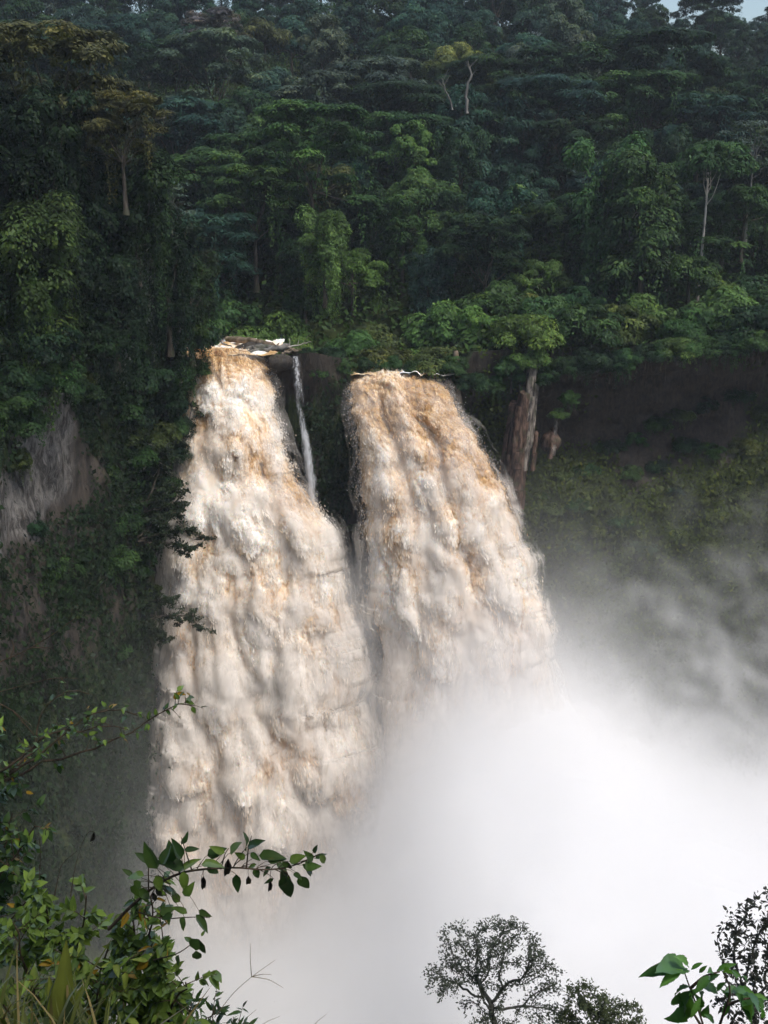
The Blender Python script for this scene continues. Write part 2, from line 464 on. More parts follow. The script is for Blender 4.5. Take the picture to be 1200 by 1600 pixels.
# lip of the plateau joining the wall to the hillside
back = np.array((0.0, 2.0, 5.0, 9.0))
LX = rx[:, None] - nx[:, None] * back; LY = ry[:, None] - ny[:, None] * back
LZ = lerp(topz[:, None], hill(LX, LY) - 0.3, np.minimum(back / 4, 1)); LZ[:, 0] = topz
LX[:, 0] = VX[:, 0]; LY[:, 0] = VY[:, 0]
lm = mesh_np('plateau_ground', np.stack([v.T.ravel() for v in (LX, LY, LZ)], 1), grid_faces(NS, 4), M_ROCK, True,
             {'moss': np.full(NS * 4, 0.7), 'grey': np.zeros(NS * 4), 'red': np.zeros(NS * 4)})
tag(link('plateau_ground', lm), kind='structure')

# gorge floor, under the mist
gx = np.linspace(-60, 130, 60); gy = np.linspace(-30, 140, 60); X, Y = np.meshgrid(gx, gy)
tag(link('gorge_floor', mesh_np('gorge_floor', np.stack([X, Y, -84 + 2 * fbm(X / 12, Y / 12, 0, 4, 3)], -1).reshape(-1, 3), grid_faces(60, 60), M_ROCK, True,
    {'moss': np.full(3600, 0.3), 'grey': np.zeros(3600), 'red': np.zeros(3600)})), kind='structure')


# near bank the photographer stands on
def bank(x, y):
    z = 14.4 - 1.22 * np.clip(np.asarray(y, float) - 1.1, 0, 62)
    z = z + 1.30 * sstep(-0.15, -1.25, x) * sstep(1.0, 3.4, y) * (1 - sstep(4.6, 7.5, y))
    return z + 0.12 * fbm(np.asarray(x) * 1.3, np.asarray(y) * 1.3, 0, 3, 41)


gx = np.concatenate([np.linspace(-70, -8, 30), np.linspace(-7.6, 12, 130), np.linspace(13, 120, 40)]); gy = np.concatenate([np.linspace(-60, -1, 20), np.linspace(-0.8, 12, 90), np.linspace(13, 76, 40)])
X, Y = np.meshgrid(gx, gy)
tag(link('near_bank_ground', mesh_np('near_bank_ground', np.stack([X, Y, bank(X, Y)], -1).reshape(-1, 3), grid_faces(len(gx), len(gy)), M_SOIL)), kind='structure')

# ------------------------------------------------------------------ river behind the lips
nxr, nyr = 150, 110
gx = np.linspace(-25, 8.2, nxr); gy = np.linspace(122.4, 150, nyr); X, Y = np.meshgrid(gx, gy)
lvl = lerp(0.15, -2.0, sstep(-11.0, -5.0, X) * (1 - sstep(131, 139, Y)))
rap = fbm(X / 1.6, Y / 2.4, 0, 4, 51)
Z = lvl + 0.55 * np.abs(rap) + 0.35 * sstep(126, 140, Y) + 0.25 * fbm(X * 1.4, Y * 1.1, 0, 3, 53)
okr = (X < -12.2) | ((X > -4.4) & (Y < 128.2)); fo = 0.42 + 1.1 * rap + 0.5 * sstep(128, 136, Y)
tag(link('river', mesh_np('river', np.stack([X, Y, Z], -1).reshape(-1, 3), (lambda F_: F_[okr.ravel()[F_].all(1)])(grid_faces(nxr, nyr)), M_RIVER, True,
    {'foam_shade': fo, 'edge': np.full(X.size, 5.0), 'low': np.zeros(X.size)})), kind='structure')


# ------------------------------------------------------------------ waterfalls
def build_fall(name, label, rows, dt, nu, seed, macro, foamrow, bulge, part_spray, tufts):
    rng = np.random.default_rng(seed)
    rows = np.array(rows, float)                       # pxL, pyL, pxR, pyR, Y
    L = np.array([P(r[0], r[1], r[4]) for r in rows]); Rr = np.array([P(r[2], r[3], r[4]) for r in rows])
    cen = (L + Rr) / 2; arc = np.concatenate([[0], np.cumsum(np.linalg.norm(np.diff(cen, axis=0), axis=1))])
    T = np.arange(0, arc[-1], dt); nv = len(T)

    def cr(a):                                          # smooth resampling
        f = np.stack([np.interp(T, arc, a[:, k]) for k in range(a.shape[1])], 1)
        w = 31; ker = np.hanning(w + 2)[1:-1]; ker /= ker.sum()
        return np.stack([np.convolve(np.pad(f[:, k], w // 2, 'reflect', reflect_type='odd'), ker, 'valid') for k in range(a.shape[1])], 1)
    Ls, Rs = cr(L), cr(Rr); Wd = np.linalg.norm(Rs - Ls, axis=1)
    u = np.linspace(0, 1, nu)
    # ragged sides
    jl = 0.55 * fbm(T / 2.2, 0 * T, 0, 4, seed) * sstep(0, 12, T) ; jr = 0.75 * fbm(T / 2.5, 0 * T + 5, 0, 4, seed + 3) * sstep(0, 12, T)
    Ls = Ls + np.outer(jl, (1, 0, 0)); Rs = Rs + np.outer(jr, (1, 0, 0))
    B = Ls[:, None, :] * (1 - u[None, :, None]) + Rs[:, None, :] * u[None, :, None]
    bl = bulge * np.interp(T, (0, 2, 10, 80), (0.05, 0.25, 0.8, 1.0))
    ell = np.sqrt(np.clip(1 - (2 * u - 1) ** 2, 0, 1))
    B[:, :, 1] -= (bl * Wd)[:, None] * (ell - 0.45)[None, :]
    # warped metric coordinates
    TT = np.repeat(T[:, None], nu, 1); UU = np.repeat(u[None, :], nv, 0); SM = (UU - 0.5) * Wd[:, None]
    w1 = 1.0 * fbm(SM / 3.2, TT / 5.0, 0, 2, seed + 5) + 0.12 * fbm(SM / 0.7, TT / 1.2, 1, 2, seed + 6)
    w2 = 1.2 * fbm(SM / 3.0, TT / 4.0, 7, 2, seed + 7) + 0.55 * fbm(SM / 0.55, TT / 1.6, 8, 2, seed + 8)
    SW, TW = SM + w1, TT + w2
    H = np.zeros((nv, nu)); relief_shade = np.zeros((nv, nu))

    def lobes(pos, amp_mul):
        Hh = np.zeros((nv, nu)); Ff = np.zeros((nv, nu))
        for (us, tk, w, Lg, A) in pos:
            iv = int(np.clip(tk / dt, 0, nv - 1)); sk = (us - 0.5) * Wd[iv]
            a0 = max(0, int((tk - Lg - 2.0) / dt)); a1 = min(nv, int((tk + 2.0) / dt) + 1)
            uh = (w + 1.6) / Wd[iv]; b0 = max(0, int((us - uh) * (nu - 1))); b1 = min(nu, int((us + uh) * (nu - 1)) + 2)
            if a1 <= a0 or b1 <= b0: continue
            dd = tk - TW[a0:a1, b0:b1]; ds = SW[a0:a1, b0:b1] - sk
            dn = np.clip(dd, 0, Lg)
            wd = w * np.sqrt(np.clip(dn / (0.9 * w), 0, 1)) * (1 - 0.45 * dn / Lg) + 1e-4
            q = np.clip(1 - (ds / wd) ** 2, 0, 1)
            fr = np.sqrt(q) * (1 - dn / Lg) ** 0.8 * ((dd > 0) & (dd < Lg))
            h = A * fr
            blk = Hh[a0:a1, b0:b1]; m = h > blk
            blk[m] = h[m]; Ff[a0:a1, b0:b1][m] = fr[m]
        return Hh * amp_mul, Ff
    tmax = T[-1]
    # macro lobes given by position in the picture of the fall
    cpy = np.array([proj(c)[1] for c in (Ls + Rs) / 2])
    pos = []
    for (px, py, wpx) in macro:
        tk = np.interp(py, cpy, T); iv = int(np.clip(tk / dt, 0, nv - 1))
        a = proj(Ls[iv])[0]; b = proj(Rs[iv])[0]; w = wpx * 0.068
        pos.append(((px - a) / (b - a), tk, w, 4.0 * w + 4, 0.60 * w))
    h0, f0 = lobes(pos, 1.0); H += h0; relief_shade += 0.34 * f0
    area = float(Wd.mean() * tmax)
    for (wm, dens, amp, fw) in ((2.2, 0.07, 0.38, 0.22), (1.05, 0.40, 0.28, 0.26), (0.50, 1.6, 0.22, 0.20)):
        k = int(area * dens); pos = []
        tks = np.sort(rng.uniform(0, tmax, k)); us = rng.uniform(0.0, 1.0, k)
        g = np.interp(tks, (0, 4, 14, 40, 80), (0.30, 0.6, 0.9, 1.05, 1.15))
        el = np.interp(tks, (0, 14, 40, 80), (1.5, 1.7, 3.0, 4.6))
        for a_, b_, g_, e_ in zip(us, tks, g, el):
            w = wm * g_ * rng.uniform(0.6, 1.4)
            pos.append((a_, b_, w, w * e_ * rng.uniform(0.8, 1.3) + 0.3, amp * w * rng.uniform(0.5, 1.3)))
        h1, f1 = lobes(pos, 1.0); H += h1; relief_shade += fw * f1
    puff = np.abs(vnoise(SM / 0.95, TT / 1.15, 3, seed + 9)) + 0.55 * np.abs(vnoise(SM / 0.45, TT / 0.52, 4, seed + 10)) + 0.30 * np.abs(vnoise(SM / 0.24, TT / 0.27, 5, seed + 11))
    where = sstep(-0.35, 0.35, fbm(SM / 3.5, TT / 5, 6, 3, seed + 12))
    H += puff * (0.16 + 0.42 * where) * np.interp(T, (0, 4, 30, 60), (0.7, 1, 0.9, 0.6))[:, None]
    relief_shade += 0.30 * (puff - puff.mean())  # shade put into the colour: hollows browner, puff tops whiter, besides real foam
    H += 0.22 * fbm(SM / 0.6, TT / 5.0, 3, 3, seed + 13) * np.interp(T, (6, 40), (0, 1))[:, None]
    H *= 0.22 + 0.78 * sstep(0.2, 4.6, np.minimum(UU, 1 - UU) * Wd[:, None])
    H -= 0.6 * (1 - sstep(0, 1.6, np.minimum(UU, 1 - UU) * Wd[:, None]))
    # surface normal of the base sheet
    du = np.gradient(B, axis=1); dv = np.gradient(B, axis=0); N = np.cross(du, dv); N /= np.linalg.norm(N, axis=2)[..., None] + 1e-9
    sgn = np.sign(-N[:, :, 1].mean()); N *= sgn
    V = B + N * (H * np.interp(T, (0, 1.5, 5), (0.2, 0.5, 1))[:, None])[..., None] * np.array((0.75, 1.0, 0.85))
    base = np.interp(cpy, [f[0] for f in foamrow], [f[1] for f in foamrow])
    relief_shade = relief_shade / max(relief_shade.std(), 1e-6) * 0.19; relief_shade = relief_shade - relief_shade.mean()
    patch = fbm(SM / 3.4 + 0.25 * H, TT / 5.5, 2, 4, seed + 15); foam_shade = base[:, None] + relief_shade + patch * np.interp(T, (0, 8, 25), (0.34, 0.40, 0.62))[:, None]
    edge = np.minimum(UU, 1 - UU) * Wd[:, None] * np.interp(T, (0, 6, 16), (2.2, 1.6, 1.0))[:, None]
    low = np.repeat(np.interp(cpy, (850, 1300), (0, 1))[:, None], nu, 1)
    root = thing(name, label, 'waterfall', (0, 0, 0))
    me = mesh_np(name, V.reshape(-1, 3), grid_faces(nu, nv), M_FALL, True, {'foam_shade': foam_shade.ravel(), 'edge': edge.ravel(), 'low': low.ravel()})
    link('falling_water', me, root)
    # clots and streaks of water torn off the surface: tens of thousands of slivers, brown or white like the water they left
    k = tufts; tv = rng.beta(1.15, 1.0, k) * (nv - 6); iv = tv.astype(int) + 2; uu = np.where(rng.random(k) < 0.14, rng.choice((0, 1), k) + rng.normal(0, 0.02, k), rng.random(k)); iu = np.clip((uu * (nu - 1)), 0, nu - 1).astype(int)
    keepf = rng.random(k) < (0.12 + 0.88 * sstep(-0.06, 0.24, relief_shade[iv, iu])) * (1 - 0.75 * sstep(0.05, 0.35, patch[iv, iu]) * sstep(8, 20, T[iv])) * (1 - 0.45 * sstep(26, 48, T[iv])); iv, iu, uu = iv[keepf], iu[keepf], uu[keepf]; k = len(iv)
    tl = T[iv]; ofs = rng.exponential(0.16, k) * np.interp(tl, (0, 6, 40), (0.3, 0.8, 1.3))
    vel = np.gradient(B, axis=0)[iv, iu]; vel = unit(vel); p = V[iv, iu] + N[iv, iu] * ofs[:, None] + vel * (rng.random(k) * 0.5)[:, None] + RGT * np.where(uu < 0, -1, np.where(uu > 1, 1, 0))[:, None] * rng.exponential(0.20, k)[:, None]
    side = np.where((uu < 0.03) | (uu > 0.97), 0.55, 1.0); ln = side * np.interp(tl, (0, 10, 35, 80), (0.18, 0.28, 0.62, 1.2)) * rng.uniform(0.4, 1.6, k); wd = np.interp(tl, (0, 20, 80), (0.09, 0.13, 0.16)) * rng.uniform(0.5, 1.4, k)
    nr = unit(N[iv, iu] + np.array((0, 0, 0.6)) + rng.normal(0, 0.34, (k, 3))); ax = unit(vel + rng.normal(0, 0.16, (k, 3)) + RGT * ((uu - 0.5) * 0.12)[:, None]); sd = unit(np.cross(ax, nr))
    vv_ = np.stack([p - ax * (ln * 0.75)[:, None], p + sd * (wd * 0.5)[:, None], p + ax * (ln * 0.25)[:, None], p - sd * (wd * 0.5)[:, None]], 1).reshape(-1, 3)
    fo_ = np.clip(foam_shade[iv, iu] + 0.08 + 0.10 * rng.normal(0, 1, k), 0, 1.2)
    cl_ = link('water_clots', mesh_np('water_clots', vv_, np.arange(4 * k).reshape(-1, 4), M_CLOT, False, {'foam_shade': np.repeat(fo_, 4), 'low': np.repeat(low[iv, iu], 4)}), root); cl_['kind'] = 'stuff'
    # torn veils of spray hanging just off the water
    us_ = np.linspace(0, nu - 1, nu // 3).astype(int); vs_ = np.linspace(0, nv - 1, nv // 3).astype(int)
    Hs = H.copy()
    for ax, wn in ((0, 25), (1, 15)):
        ker = np.hanning(wn + 2)[1:-1]; ker /= ker.sum()
        Hs = np.apply_along_axis(lambda q: np.convolve(np.pad(q, wn // 2, 'edge'), ker, 'valid'), ax, Hs)
    for q, offm in enumerate((0.25, 0.55, 0.95, 1.4)):
        Vs = (B + N * ((Hs + offm) * np.interp(T, (0, 3, 12), (0.1, 0.4, 1))[:, None])[..., None])[np.ix_(vs_, us_)]
        vo_ = link('spray_veil', mesh_np('spray_veil', Vs.reshape(-1, 3), grid_faces(len(us_), len(vs_)), M_SPRAYVEIL, True,
            {'edge': edge[np.ix_(vs_, us_)].ravel() + 0.3 * q, 'amount': (0.78 - 0.09 * q) * np.repeat(np.interp(T[vs_], (1, 7, 22, 42), (0.0, 0.22, 0.65, 1.22))[:, None], len(us_), 1).ravel(), 'shift': np.full(len(us_) * len(vs_), q * 7.0)}), root)
        vo_['kind'] = 'stuff'
    # drops thrown off the sides and the fronts
    k = part_spray
    iv = np.clip((rng.beta(1.3, 1.0, k) * (nv - 1)).astype(int), 8, nv - 1)
    sd = rng.random(k); uu = np.where(sd < 0.35, np.abs(rng.normal(0, 0.03, k)), np.where(sd < 0.75, 1 - np.abs(rng.normal(0, 0.03, k)), rng.random(k)))
    iu = np.clip((uu * (nu - 1)).astype(int), 0, nu - 1)
    p = V[iv, iu] + np.stack([np.where(sd < 0.35, -1, np.where(sd < 0.75, 1, 0)) * np.abs(rng.normal(0, 0.45, k)), -np.abs(rng.normal(0.1, 0.35, k)), rng.normal(0, 0.3, k)], 1)
    r = rng.uniform(0.010, 0.034, k) * rng.uniform(0.6, 1.4, k)
    tri = np.array([(-1, 0, -0.6), (1, 0, -0.6), (0, 0, 1.6), (0, -1.0, -0.2)])
    vv_ = (p[:, None, :] + tri[None] * r[:, None, None]).reshape(-1, 3); b_ = np.arange(k) * 4
    ff = np.concatenate([np.stack([b_, b_ + 1, b_ + 3], 1), np.stack([b_ + 1, b_ + 2, b_ + 3], 1), np.stack([b_ + 2, b_, b_ + 3], 1)])
    sp = link('spray', mesh_np('spray', vv_, ff, M_SPRAY, False), root); sp['kind'] = 'stuff'
    return root


LEFT_ROWS = [(270, 545, 402, 543, 129), (272, 551, 414, 553, 125.6), (274, 562, 424, 566, 123.2), (275, 585, 431, 590, 121.6), (277, 630, 434, 640, 119.8), (276, 690, 450, 700, 118.2), (268, 750, 470, 752, 116.8),
             (262, 790, 488, 785, 116.0), (256, 830, 524, 822, 115.2), (252, 870, 534, 868, 114.5), (246, 930, 545, 930, 113.5), (242, 990, 570, 985, 112.6), (238, 1050, 578, 1045, 111.7),
             (234, 1110, 570, 1110, 110.9), (230, 1180, 596, 1180, 110.0), (228, 1250, 610, 1250, 109.2), (226, 1330, 628, 1330, 108.4), (226, 1420, 640, 1420, 107.6), (226, 1520, 650, 1520, 106.9), (226, 1640, 655, 1640, 106.2)]
LEFT_MACRO = [(330, 650, 42), (395, 640, 30), (300, 725, 40), (370, 740, 52), (430, 735, 34), (325, 830, 55), (395, 850, 52), (470, 850, 48), (515, 880, 30), (290, 930, 48), (350, 960, 46), (430, 965, 44), (500, 990, 52), (545, 1050, 40),
              (420, 1040, 40), (280, 1080, 50), (345, 1120, 42), (455, 1130, 55), (520, 1150, 44), (300, 1220, 46), (385, 1240, 40), (500, 1225, 60), (555, 1280, 50), (270, 1330, 40), (440, 1310, 60)]
LEFT_FOAM = [(540, 0.55), (556, 0.04), (592, 0.06), (618, 0.62), (700, 0.50), (850, 0.52), (1000, 0.52), (1200, 0.54), (1300, 0.50), (1500, 0.40)]
build_fall('waterfall', 'tall brown and white waterfall plunging left of the dark rock rib', LEFT_ROWS, 0.085, 330, 3, LEFT_MACRO, LEFT_FOAM, 0.17, 16000, 150000)
RIGHT_ROWS = [(543, 575, 680, 575, 128), (544, 583, 690, 588, 125), (545, 594, 700, 603, 122.6), (546, 612, 714, 626, 120.6), (548, 650, 738, 664, 118.6), (552, 700, 762, 712, 116.8), (557, 760, 790, 762, 115.4), (562, 820, 815, 818, 114.2),
              (568, 880, 832, 872, 113.2), (574, 940, 848, 930, 112.3), (582, 1000, 864, 990, 111.5), (588, 1060, 872, 1050, 110.8), (594, 1140, 880, 1130, 110), (600, 1250, 888, 1240, 109), (605, 1400, 895, 1400, 108)]
RIGHT_MACRO = [(585, 690, 26), (640, 690, 30), (700, 690, 28), (605, 770, 30), (665, 780, 34), (730, 770, 34), (775, 800, 24), (640, 860, 34), (700, 880, 36), (760, 870, 34), (800, 900, 26), (650, 950, 34), (720, 970, 36), (785, 960, 32), (835, 985, 24), (690, 1050, 40), (770, 1050, 40)]
RIGHT_FOAM = [(570, 0.5), (583, 0.60), (592, 0.12), (640, 0.10), (720, 0.26), (800, 0.42), (900, 0.56), (1000, 0.60), (1100, 0.6)]
build_fall('waterfall', 'broad brown waterfall with domed lip right of the dark rock rib', RIGHT_ROWS, 0.085, 310, 8, RIGHT_MACRO, RIGHT_FOAM, 0.20, 14000, 90000)

# thin white cascade down the rock rib
TZ = np.linspace(0, 1, 120); cu = np.linspace(0, 1, 14)
cp = np.array([P(px, py, yy) for px, py, yy in ((462, 556, 121.4), (466, 600, 119.2), (470, 650, 118.8), (478, 690, 118.2), (486, 750, 117.6), (489, 800, 117.2))])
ta = np.linspace(0, 1, len(cp)); cc = np.stack([np.interp(TZ, ta, cp[:, k]) for k in range(3)], 1)
wid = np.interp(TZ, (0, 0.35, 0.5, 1), (1.1, 1.2, 1.1, 1.7))
V = cc[:, None, :] + np.stack([(cu[None] - .5) * wid[:, None], -0.35 * (1 - (2 * cu[None] - 1) ** 2) * np.ones((120, 1)) + 0.12 * fbm(cu[None] * 4, TZ[:, None] * 30, 0, 3, 61), np.zeros((120, 14))], -1)
ed = (np.minimum(cu, 1 - cu)[None] * wid[:, None]) * np.interp(TZ, (0, 0.4, 0.55, 1), (1.3, 0.9, 2.2, 1.0))[:, None]
tag(link('thin_cascade', mesh_np('thin_cascade', V.reshape(-1, 3), grid_faces(14, 120), M_VEIL, True, {'edge': ed.ravel()})),
    'thin white cascade sliding down the dark rib between the two falls', 'waterfall')
for pts, wd in ((((535, 880, 117), (540, 930, 115.5), (556, 985, 114), (566, 1050, 113)), 1.6),):
    cp = np.array([P(*q) for q in pts]); ta = np.linspace(0, 1, len(cp)); cc = np.stack([np.interp(TZ, ta, cp[:, k]) for k in range(3)], 1)
    V = cc[:, None, :] + np.stack([(cu[None] - .5) * wd * np.ones((120, 1)), -0.3 * (1 - (2 * cu[None] - 1) ** 2) * np.ones((120, 1)), np.zeros((120, 14))], -1)
    tag(link('thin_cascade', mesh_np('side_cascade', V.reshape(-1, 3), grid_faces(14, 120), M_VEIL, True, {'edge': np.repeat(np.minimum(cu, 1 - cu)[None] * wd * 0.8, 120, 0).ravel()})),
        'thin veil of spray water in the gap low beside the tall fall', 'waterfall')

# ------------------------------------------------------------------ mist over the plunge pool
def mist_top(x, y):
    z = -64.5 + 28.5 * sstep(-14, 9, x) - 14 * sstep(16, 40, x) * sstep(70, 110, y) - 16 * sstep(-19, -30, x) - 6 * (1 - sstep(60, 100, y))
    z = z + 12 * sstep(98, 84, y) * sstep(2, -14, x)
    return z


gx = np.linspace(-46, 105, 190); gy = np.linspace(22, 131, 150); X, Y = np.meshgrid(gx, gy)
bil = np.abs(fbm(X / 15, Y / 15, 0, 3, 71)) * 7 + fbm(X / 5, Y / 5, 0, 3, 72) * 1.3
M_MISTCORE, n, o = mat('dense_mist')
M_MISTCORE.node_tree.links.new(n.n('ShaderNodeBsdfDiffuse', None, Color=C(0.93, 0.93, 0.94)).outputs[0], o.inputs[0])
tag(link('mist_bank', mesh_np('mist_bank', np.stack([X, Y, mist_top(X, Y) - 3.8 + bil], -1).reshape(-1, 3), grid_faces(190, 150), M_MISTCORE)), kind='stuff')

M_MIST, n, o = mat('drifting_mist')
pv = M_MIST.node_tree.nodes.new('ShaderNodeVolumePrincipled')
pv.inputs['Color'].default_value = C(0.995, 0.995, 0.995); pv.inputs['Density'].default_value = 1.0; pv.inputs['Anisotropy'].default_value = 0.0
pv.inputs['Density Attribute'].default_value = 'density'
M_MIST.node_tree.links.new(pv.outputs[0], o.inputs['Volume'])

gt = bpy.data.node_groups.new('mist_field', 'GeometryNodeTree')
gt.interface.new_socket(name='Geometry', in_out='OUTPUT', socket_type='NodeSocketGeometry')
n = NT(gt)
pos = gt.nodes.new('GeometryNodeInputPosition').outputs[0]
sx = gt.nodes.new('ShaderNodeSeparateXYZ'); gt.links.new(pos, sx.inputs[0]); x, y, z = sx.outputs


def ss(a, b, v, c=0.0, d=1.0):
    if a > b: a, b, c, d = b, a, d, c
    return n.mr(v, a, b, c, d)


zc = n.m('ADD', -64.5, ss(-14, 9, x, 0, 28.5))
zc = n.m('ADD', zc, n.m('MULTIPLY', ss(98, 84, y, 0, 12), ss(2, -14, x)))
zc = n.m('ADD', zc, n.m('MULTIPLY', ss(16, 40, x, 0, -14), ss(70, 110, y)))
zc = n.m('ADD', zc, n.m('ADD', ss(-19, -30, x, 0, -16), ss(60, 100, y, -6, 0)))
nb = n.noise(pos, 0.06, 5, 0.6, 1.0); ns = n.noise(pos, 0.2, 4, 0.6, 0.8)
d = n.m('ADD', n.m('SUBTRACT', z, zc), n.m('MULTIPLY', n.m('SUBTRACT', nb, 0.5), -14.0))
d = n.m('ADD', d, n.m('MULTIPLY', n.m('SUBTRACT', ns, 0.5), -6.0))
rho = n.m('MULTIPLY', n.m('POWER', 2.718, n.m('MULTIPLY', n.m('MAXIMUM', d, 0.0), -0.24)), 0.26)
# wisps drifting up on the right, and thin haze along the left wall
wv = n.n('ShaderNodeCombineXYZ', None, _0=n.m('MULTIPLY', n.m('ADD', x, n.m('MULTIPLY', z, -0.5)), 0.085), _1=n.m('MULTIPLY', y, 0.07), _2=n.m('MULTIPLY', n.m('ADD', z, n.m('MULTIPLY', x, 0.55)), 0.13)).outputs[0]
nw = n.noise(wv, 1.0, 6, 0.62, 2.6)
wis = n.m('MULTIPLY', n.mr(nw, 0.51, 0.68), n.m('MULTIPLY', ss(16, 36, x), n.m('MULTIPLY', ss(-9, -36, z), ss(92, 106, y))))
rho = n.m('ADD', rho, n.m('MULTIPLY', wis, 0.10))
haz = n.m('MULTIPLY', n.m('MULTIPLY', ss(-16, -26, x), ss(-14, -44, z)), n.mr(ns, 0.35, 0.7))
rho = n.m('ADD', rho, n.m('MULTIPLY', haz, 0.006))
rho = n.m('ADD', rho, n.m('MULTIPLY', ss(-10, -42, z), 0.0014))
gap = n.m('MULTIPLY', n.m('MULTIPLY', ss(-7.5, -4.0, x), ss(0.5, -2.5, x)), n.m('MULTIPLY', ss(-17, -33, z), ss(104, 109, y)))
rho = n.m('ADD', rho, n.m('MULTIPLY', n.m('MULTIPLY', gap, n.mr(ns, 0.3, 0.65)), 0.14))
rho = n.m('MULTIPLY', rho, n.m('MULTIPLY', ss(48, 62, y), n.m('MULTIPLY', ss(-5, -12, z), ss(78, 66, x))))
vc = gt.nodes.new('GeometryNodeVolumeCube')
for k, v in (('Min', (-46, 46, -82)), ('Max', (80, 131, -4))): vc.inputs[k].default_value = v
for k, v in (('Resolution X', 126), ('Resolution Y', 80), ('Resolution Z', 80)): vc.inputs[k].default_value = v
gt.links.new(rho, vc.inputs['Density'])
sm = gt.nodes.new('GeometryNodeSetMaterial'); sm.inputs['Material'].default_value = M_MIST
go = gt.nodes.new('NodeGroupOutput'); gt.links.new(vc.outputs[0], sm.inputs[0]); gt.links.new(sm.outputs[0], go.inputs[0])
vd = bpy.data.volumes.new('mist'); vd.materials.append(M_MIST)
vo = bpy.data.objects.new('mist', vd); COL.objects.link(vo); vo.modifiers.new('mist', 'NODES').node_group = gt
tag(vo, kind='stuff')

# ------------------------------------------------------------------ trees
def leaf_faces(c, nrm, dirv, ln, wd):
    """Folded diamond leaf sprays at c, long axis dirv, facing nrm."""
    k = len(c)
    dirv = dirv - nrm * (dirv * nrm).sum(1)[:, None]; dirv /= np.linalg.norm(dirv, axis=1)[:, None] + 1e-9
    sd = np.cross(dirv, nrm); L = ln[:, None]; Wd = wd[:, None]
    v = np.stack([c - dirv * L * 0.5, c + sd * Wd * 0.5 - nrm * Wd * 0.12, c + dirv * L * 0.5 - nrm * L * 0.10, c - sd * Wd * 0.5 - nrm * Wd * 0.12], 1).reshape(-1, 3)
    return v, np.arange(k * 4).reshape(-1, 4)


def unit(a):
    return a / (np.linalg.norm(a, axis=-1, keepdims=True) + 1e-9)


def crown_points(kind, rng, n, Rr, Hh):
    """Leaf centres and normals for a crown of radius Rr, height Hh, base at z = 0; also the lobe centres."""
    lob = []
    if kind == 'dome':
        for k in range(26):
            a = rng.uniform(0, 2 * np.pi); e = math.asin(rng.uniform(-0.15, 1.0)); q = rng.uniform(0.62, 0.86)
            lob.append((Rr * q * math.cos(e) * math.cos(a), Rr * q * math.cos(e) * math.sin(a), Hh * (0.30 + 0.55 * math.sin(e) * q), Rr * rng.uniform(0.20, 0.36), rng.uniform(0.55, 0.85)))
    elif kind == 'umbrella':
        for k in range(38):
            lev = rng.choice([0.98, 0.86, 0.66, 0.44, 0.24], p=[.24, .22, .22, .18, .14]); a = rng.uniform(0, 2 * np.pi); q = math.sqrt(rng.uniform(0.0, 1)) * (0.98 if lev < .95 else 0.72)
            lob.append((Rr * q * math.cos(a), Rr * q * math.sin(a), Hh * (lev - 0.13 * q * q), Rr * rng.uniform(0.18, 0.34), rng.uniform(0.30, 0.5)))
    elif kind == 'tall':
        for k in range(30):
            t = rng.uniform(0, 1); a = rng.uniform(0, 2 * np.pi); q = (0.95 - 0.55 * t * t) * rng.uniform(0.45, 0.85)
            lob.append((Rr * q * math.cos(a), Rr * q * math.sin(a), Hh * (0.08 + 0.84 * t), Rr * rng.uniform(0.22, 0.42), rng.uniform(0.6, 1.0)))
    elif kind == 'draped':
        for k in range(34):
            t = rng.uniform(0, 1) ** 0.8; a = rng.uniform(0, 2 * np.pi); q = (0.45 + 0.5 * t) * rng.uniform(0.5, 0.9)
            lob.append((Rr * q * math.cos(a), Rr * q * math.sin(a), Hh * (0.05 + 0.86 * t), Rr * rng.uniform(0.2, 0.36), rng.uniform(0.8, 1.5)))
    elif kind == 'bush':
        for k in range(20):
            a = rng.uniform(0, 2 * np.pi); e = math.asin(rng.uniform(0, 1.0)); q = rng.uniform(0.45, 0.85)
            lob.append((Rr * q * math.cos(e) * math.cos(a), Rr * q * math.cos(e) * math.sin(a), Hh * (0.12 + 0.72 * math.sin(e) * q), Rr * rng.uniform(0.26, 0.44), rng.uniform(0.55, 0.9)))
    lob = np.array(lob)
    wgt = lob[:, 3] ** 2; idx = rng.choice(len(lob), n, p=wgt / wgt.sum()); lb = lob[idx]
    # each lobe is made of small tufts
    nt_ = 14; th = rng.uniform(0, 2 * np.pi, (len(lob), nt_)); ct = rng.uniform(-0.35, 1, (len(lob), nt_)); stt = np.sqrt(1 - ct ** 2)
    td = np.stack([stt * np.cos(th), stt * np.sin(th), ct], -1)
    ti = rng.integers(0, nt_, n); base = td[idx, ti]
    dv = unit(base + rng.normal(0, 0.27, (n, 3)))
    rr = lb[:, 3] * (0.80 + 0.26 * (base * dv).sum(1) ** 6 + rng.normal(0, 0.07, n))
    c = lb[:, :3] + dv * rr[:, None] * np.stack([np.ones(n), np.ones(n), lb[:, 4]], 1)
    nr = unit(dv * np.array((1, 1, 1)) + np.array((0, 0, 0.75)) + rng.normal(0, 0.38, (n, 3)))
    if kind == 'umbrella': nr = unit(nr + np.array((0, 0, 0.9)))
    tint = np.clip(0.5 + 0.20 * rng.normal(0, 1, n) + 0.22 * rng.normal(0, 1, len(lob))[idx], 0, 1)
    return c, nr, tint, lob, dv


